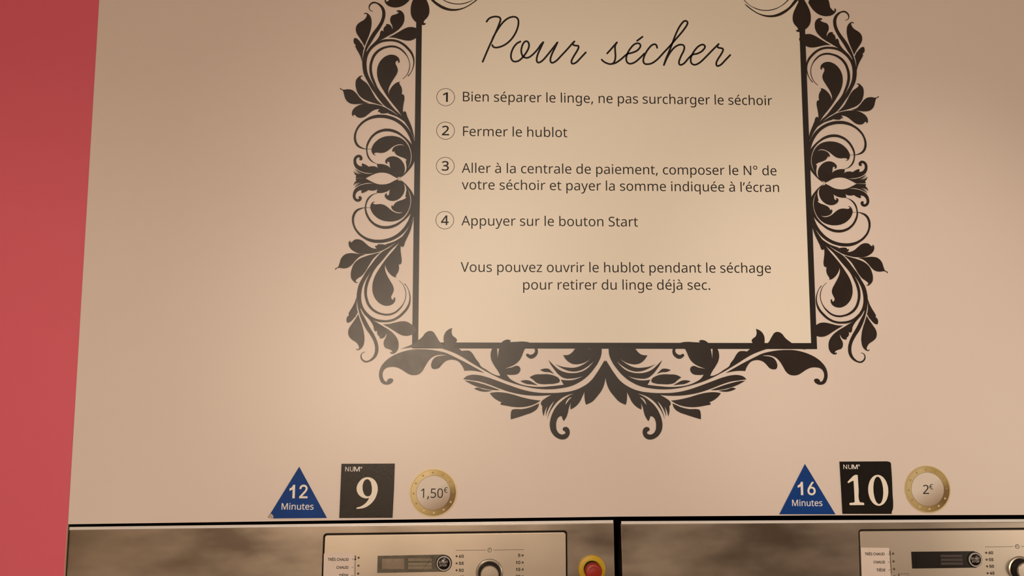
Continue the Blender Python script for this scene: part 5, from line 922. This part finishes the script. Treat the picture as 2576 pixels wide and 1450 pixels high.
def knob(cp, cx, cz, k):
    disc('knob_collar', cp, M_CONTROL, (cx, PY, cz), [(0.0187 * k, 0.0), (0.0184 * k, -0.0012), (0.0168 * k, -0.0020), (0.0160 * k, -0.0010), (0.0001, -0.0010)])
    plate('knob_outline', [circle_pts(cx, cz, 0.0190 * k), circle_pts(cx, cz, 0.0186 * k)], M_PRINT, cp, PY, PY - 0.0003)
    disc('knob_grip', cp, M_DARK, (cx, PY, cz), [(0.0158 * k, -0.001), (0.0152 * k, -0.008), (0.0140 * k, -0.0105), (0.0001, -0.0105)])
    disc('knob_cap', cp, M_KNOB, (cx, PY, cz), [(0.0128 * k, -0.0104), (0.0126 * k, -0.0122), (0.0118 * k, -0.0130), (0.0001, -0.0132)])

def start_button(cp, cx, cz, k, L, words):
    disc('start_button_base', cp, M_DARK, (cx, PY, cz), [(0.0113 * k, 0.0), (0.0112 * k, -0.0014), (0.0106 * k, -0.0018), (0.0001, -0.0018)])
    me = lathe([(0.0102 * k, -0.0017), (0.0100 * k, -0.0027), (0.0085 * k, -0.0027), (0.0083 * k, -0.0017)])
    me.transform(Matrix.Translation((cx, PY, cz)))
    link('start_button_ring', me, M_RING, cp)
    disc('start_button', cp, M_WIN, (cx, PY, cz), [(0.0082 * k, -0.0016), (0.0081 * k, -0.0024), (0.0078 * k, -0.0026), (0.0001, -0.0026)])
    for w, x0_, x1_, by, cap in words:
        L(w, 'grotesque', x0_, x1_, by, cap, 0.00008, M_RING, cp, PY - 0.0025, 'button_word')

def display(cp, pt, outline, window, bars, film):
    poly_ = [(*pt(x, y), 1) for x, y in outline]
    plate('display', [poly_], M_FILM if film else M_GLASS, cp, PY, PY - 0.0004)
    def rect(nm, x0_, y0_, x1_, y1_, mat):
        plate(nm, [[(*pt(x0_, y0_), 1), (*pt(x1_, y0_), 1), (*pt(x1_, y1_), 1), (*pt(x0_, y1_), 1)]], mat, cp, PY - 0.0003, PY - 0.0006)
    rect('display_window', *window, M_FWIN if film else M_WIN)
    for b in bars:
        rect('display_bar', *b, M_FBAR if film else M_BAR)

def clock_line(cp, pt, segs, icon, r, wd):
    for s0, s1 in segs:
        link('scale_line', stroke_mesh([[pt(*s0), pt(*s1)]], wd, PY, PY - 0.0002), M_PRINT_LT, cp)
    cx, cz = pt(*icon)
    rr_ = abs(pt(icon[0] + r, icon[1])[0] - cx)
    ic = plate('clock_icon', [circle_pts(cx, cz, rr_), circle_pts(cx, cz, rr_ - 0.0006)], M_PRINT, cp, PY, PY - 0.0002)
    link('clock_hands', stroke_mesh([[(cx, cz + rr_ * 0.62), (cx, cz), (cx - rr_ * 0.58, cz)]], 0.0005, PY, PY - 0.0002, n=1), M_PRINT, ic)

ZC, ZD, ZE = zz(780, 1310, 6.44), zz(1120, 1310, 5.367), zz(2130, 1300, 5.776)
def scale_down(c0, c1, y):                        # continue an edge below the picture
    k = (y - c0[1]) / (c1[1] - c0[1])
    return (c0[0] + (c1[0] - c0[0]) * k, y)
BOT = 1525
tl, tr = (172.5, 1326.8), (1544.3, 1309.4)
ctl = [(817.4, 1347.2), (1423.2, 1339.6), scale_down((1423.2, 1339.6), (1424, 1450), BOT), scale_down((817.4, 1347.2), (813.4, 1450), BOT)]
d1, cp, pt, L = dryer('stainless dryer at the left below plate 9, with cloudy cracked display and red stop button', tl, tr, (1547.2, 1450), (164.6, 1450), False, ctl, ZC, 6.44, True)
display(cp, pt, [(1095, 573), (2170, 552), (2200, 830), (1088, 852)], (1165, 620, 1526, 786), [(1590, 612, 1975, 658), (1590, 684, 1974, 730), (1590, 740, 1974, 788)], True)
link('display_crack', stroke_mesh([[pt(*q) for q in c_] for c_ in (((1985, 575), (1960, 605), (1935, 650), (1880, 720), (1840, 770), (1800, 835)), ((1962, 598), (2000, 615)), ((1975, 640), (1998, 655)))], 0.0003, PY, PY - 0.0008), M_CRACK, cp)
bx, bz = pt(2168, 692)
start_button(cp, bx, bz, 1.0, L, [('START', 2090, 2232, 690, 33), ('STOP', 2098, 2216, 738, 33)])
for w, y in (('60', 580), ('55', 695), ('50', 808), ('45', 920)):
    led(cp, pt, 2374, y, 15)
    L(w, 'grotesque', 2412, 2487, y + 24, 46, 0.00022)
for x, y in ((787, 604), (784, 733), (780, 862)):
    led(cp, pt, x, y, 16)
ptD = lambda x, y: P(*ZD(x, y), PY)
LD = lambda w, x0_, x1_, by: lettering('scale_numeral', w, 'grotesque', ZD(x0_, by), ZD(x1_, by), 39 / 5.367, M_PRINT, cp, PY, PY - 0.0002, offset=0.00022, plane=PY)
for w, x0_, y in (('5', 985, 472), ('10', 955, 568), ('15', 955, 662), ('20', 955, 757)):
    LD(w, x0_, 1013, y + 20)
    led(cp, ptD, 1045, y, 13)
clock_line(cp, ptD, [((142, 405), (546, 401)), ((655, 400), (1057, 394))], (600, 400), 29, 0.0005)
kx, kz = ptD(597, 709)
knob(cp, kx, kz, 1.0)
link('thermometer_icon', stroke_mesh([[pt(734, 575), pt(733, 632)]], 0.0013, PY, PY - 0.0002), M_PRINT, cp)
tx, tz = pt(733, 634)
plate('thermometer_icon', [circle_pts(tx, tz, 0.0013)], M_PRINT, cp, PY, PY - 0.00025)
link('scale_line', stroke_mesh([[pt(733, 665), pt(727, 960)]], 0.0006, PY, PY - 0.0002), M_PRINT, cp)
# emergency stop on the steel to the right
ex, ez = P(*ZD(1979, 655), FRONT)
disc('stop_button_collar', d1, M_YELLOW, (ex, FRONT, ez), [(0.0193, 0.0), (0.0191, -0.0022), (0.0186, -0.0026), (0.0120, -0.0026), (0.0112, -0.0010), (0.0001, -0.0010)])
disc('stop_button_stem', d1, M_DARK, (ex, FRONT, ez), [(0.0112, -0.001), (0.0110, -0.0085), (0.0098, -0.0100), (0.0001, -0.0100)])
sb = disc('stop_button', d1, M_RED, (ex, FRONT, ez), [(0.0090, -0.0080), (0.0112, -0.0095), (0.0120, -0.0125), (0.0118, -0.0160), (0.0105, -0.0182), (0.0060, -0.0192), (0.0001, -0.0195)])
arc = [(ex + 0.0066 * math.cos(a), ez + 0.0066 * math.sin(a)) for a in [math.radians(v) for v in range(35, 150, 12)]]
link('turn_arrow', stroke_mesh([arc], 0.0016, FRONT - 0.0180, FRONT - 0.0200, n=2), M_RED, sb)

tl2, tr2 = (1561.0, 1312.2), (2950, 1305.0)
ctl2 = [(2162.4, 1337.0), (2786, 1331.0), (2796, BOT), scale_down((2162.4, 1337.0), (2166.6, 1450), BOT)]
d2, cp, pt, L = dryer('stainless dryer at the right below plate 10, with clear black display', tl2, tr2, (2955, 1450), (1565.3, 1450), False, ctl2, ZE, 5.776, False)
display(cp, pt, [(937, 513), (1850, 505), (1880, 745), (951, 757)], (1000, 553, 1314, 708), [(1360, 555, 1676, 592), (1364, 610, 1682, 648), (1366, 666, 1688, 703)], False)
bx, bz = pt(1857, 625)
start_button(cp, bx, bz, 0.97, L, [('START', 1795, 1916, 622, 28), ('STOP', 1805, 1912, 663, 28)])
for w, x, y in (('60', 2027, 528), ('55', 2033, 628), ('50', 2040, 725), ('45', 2047, 825)):
    led(cp, pt, x, y, 13)
    L(w, 'grotesque', x + 36, x + 98, y + 20, 40, 0.00020)
for x, y in ((673, 540), (680, 652), (687, 764), (695, 872)):
    led(cp, pt, x, y, 14)
clock_line(cp, pt, [((2012, 443), (2420, 438)), ((2532, 437), (2940, 432))], (2478, 437), 30, 0.0005)
kx, kz = pt(2522, 770)
knob(cp, kx, kz, 0.98)
link('thermometer_icon', stroke_mesh([[pt(628, 508), pt(630, 568)]], 0.0014, PY, PY - 0.0002), M_PRINT, cp)
link('scale_line', stroke_mesh([[pt(632, 590), pt(648, 830)]], 0.0006, PY, PY - 0.0002), M_PRINT, cp)
bq = [(758, 832), (892, 828), (897, 930), (764, 934)]
plate('mode_button', [[(*pt(x, y), 1) for x, y in bq]], M_CONTROL, cp, PY, PY - 0.0012, bevel=0.0003)
link('button_outline', stroke_mesh([[pt(758, 930), pt(758, 834), pt(892, 830), pt(896, 930)]], 0.0004, PY, PY - 0.0013, n=1), M_PRINT_LT, cp)

# paper temperature labels stuck on the control panels
def temp_label(Z, s, corners, words, ticks, label):
    p = U(*Z(*corners[0]), PY)
    t = empty('temperature_label', (p.x, PY, p.z), label, 'label', 'white temperature labels')
    plate('paper', [[(*P(*Z(x, y), PY), 1) for x, y in corners]], M_LABEL, t, PY, PY - 0.0007)
    for w, x0_, x1_, by, cap in words:
        lettering('word', w, 'humanist', Z(x0_, by), Z(x1_, by), cap / s, M_PRINT, t, PY - 0.0007, PY - 0.0008, offset=0.00014, plane=PY)
    for x0_, x1_, y in ticks:
        link('tick', stroke_mesh([[P(*Z(x0_, y), PY), P(*Z(x1_, y), PY)]], 0.00055, PY - 0.0007, PY - 0.0008), M_PRINT, t)
temp_label(ZC, 6.44, [(225, 536), (712, 520), (704, 1300), (205, 1310)], [('TRÈS CHAUD', 290, 624, 653, 43), ('CHAUD', 430, 620, 782, 43), ('TIÈDE', 470, 618, 912, 43)],
           [(682, 703, 626), (678, 700, 757), (674, 696, 888)], 'white temperature label on the left dryer, below the plate numbered 9')
temp_label(ZE, 5.776, [(202, 452), (613, 457), (650, 1130), (225, 1130)], [('TRÈS CHAUD', 260, 545, 563, 37), ('CHAUD', 388, 552, 681, 37), ('TIÈDE', 431, 557, 796, 37)],
           [(592, 610, 547), (600, 619, 662), (606, 625, 777)], 'white temperature label on the right dryer, below the plate numbered 10')
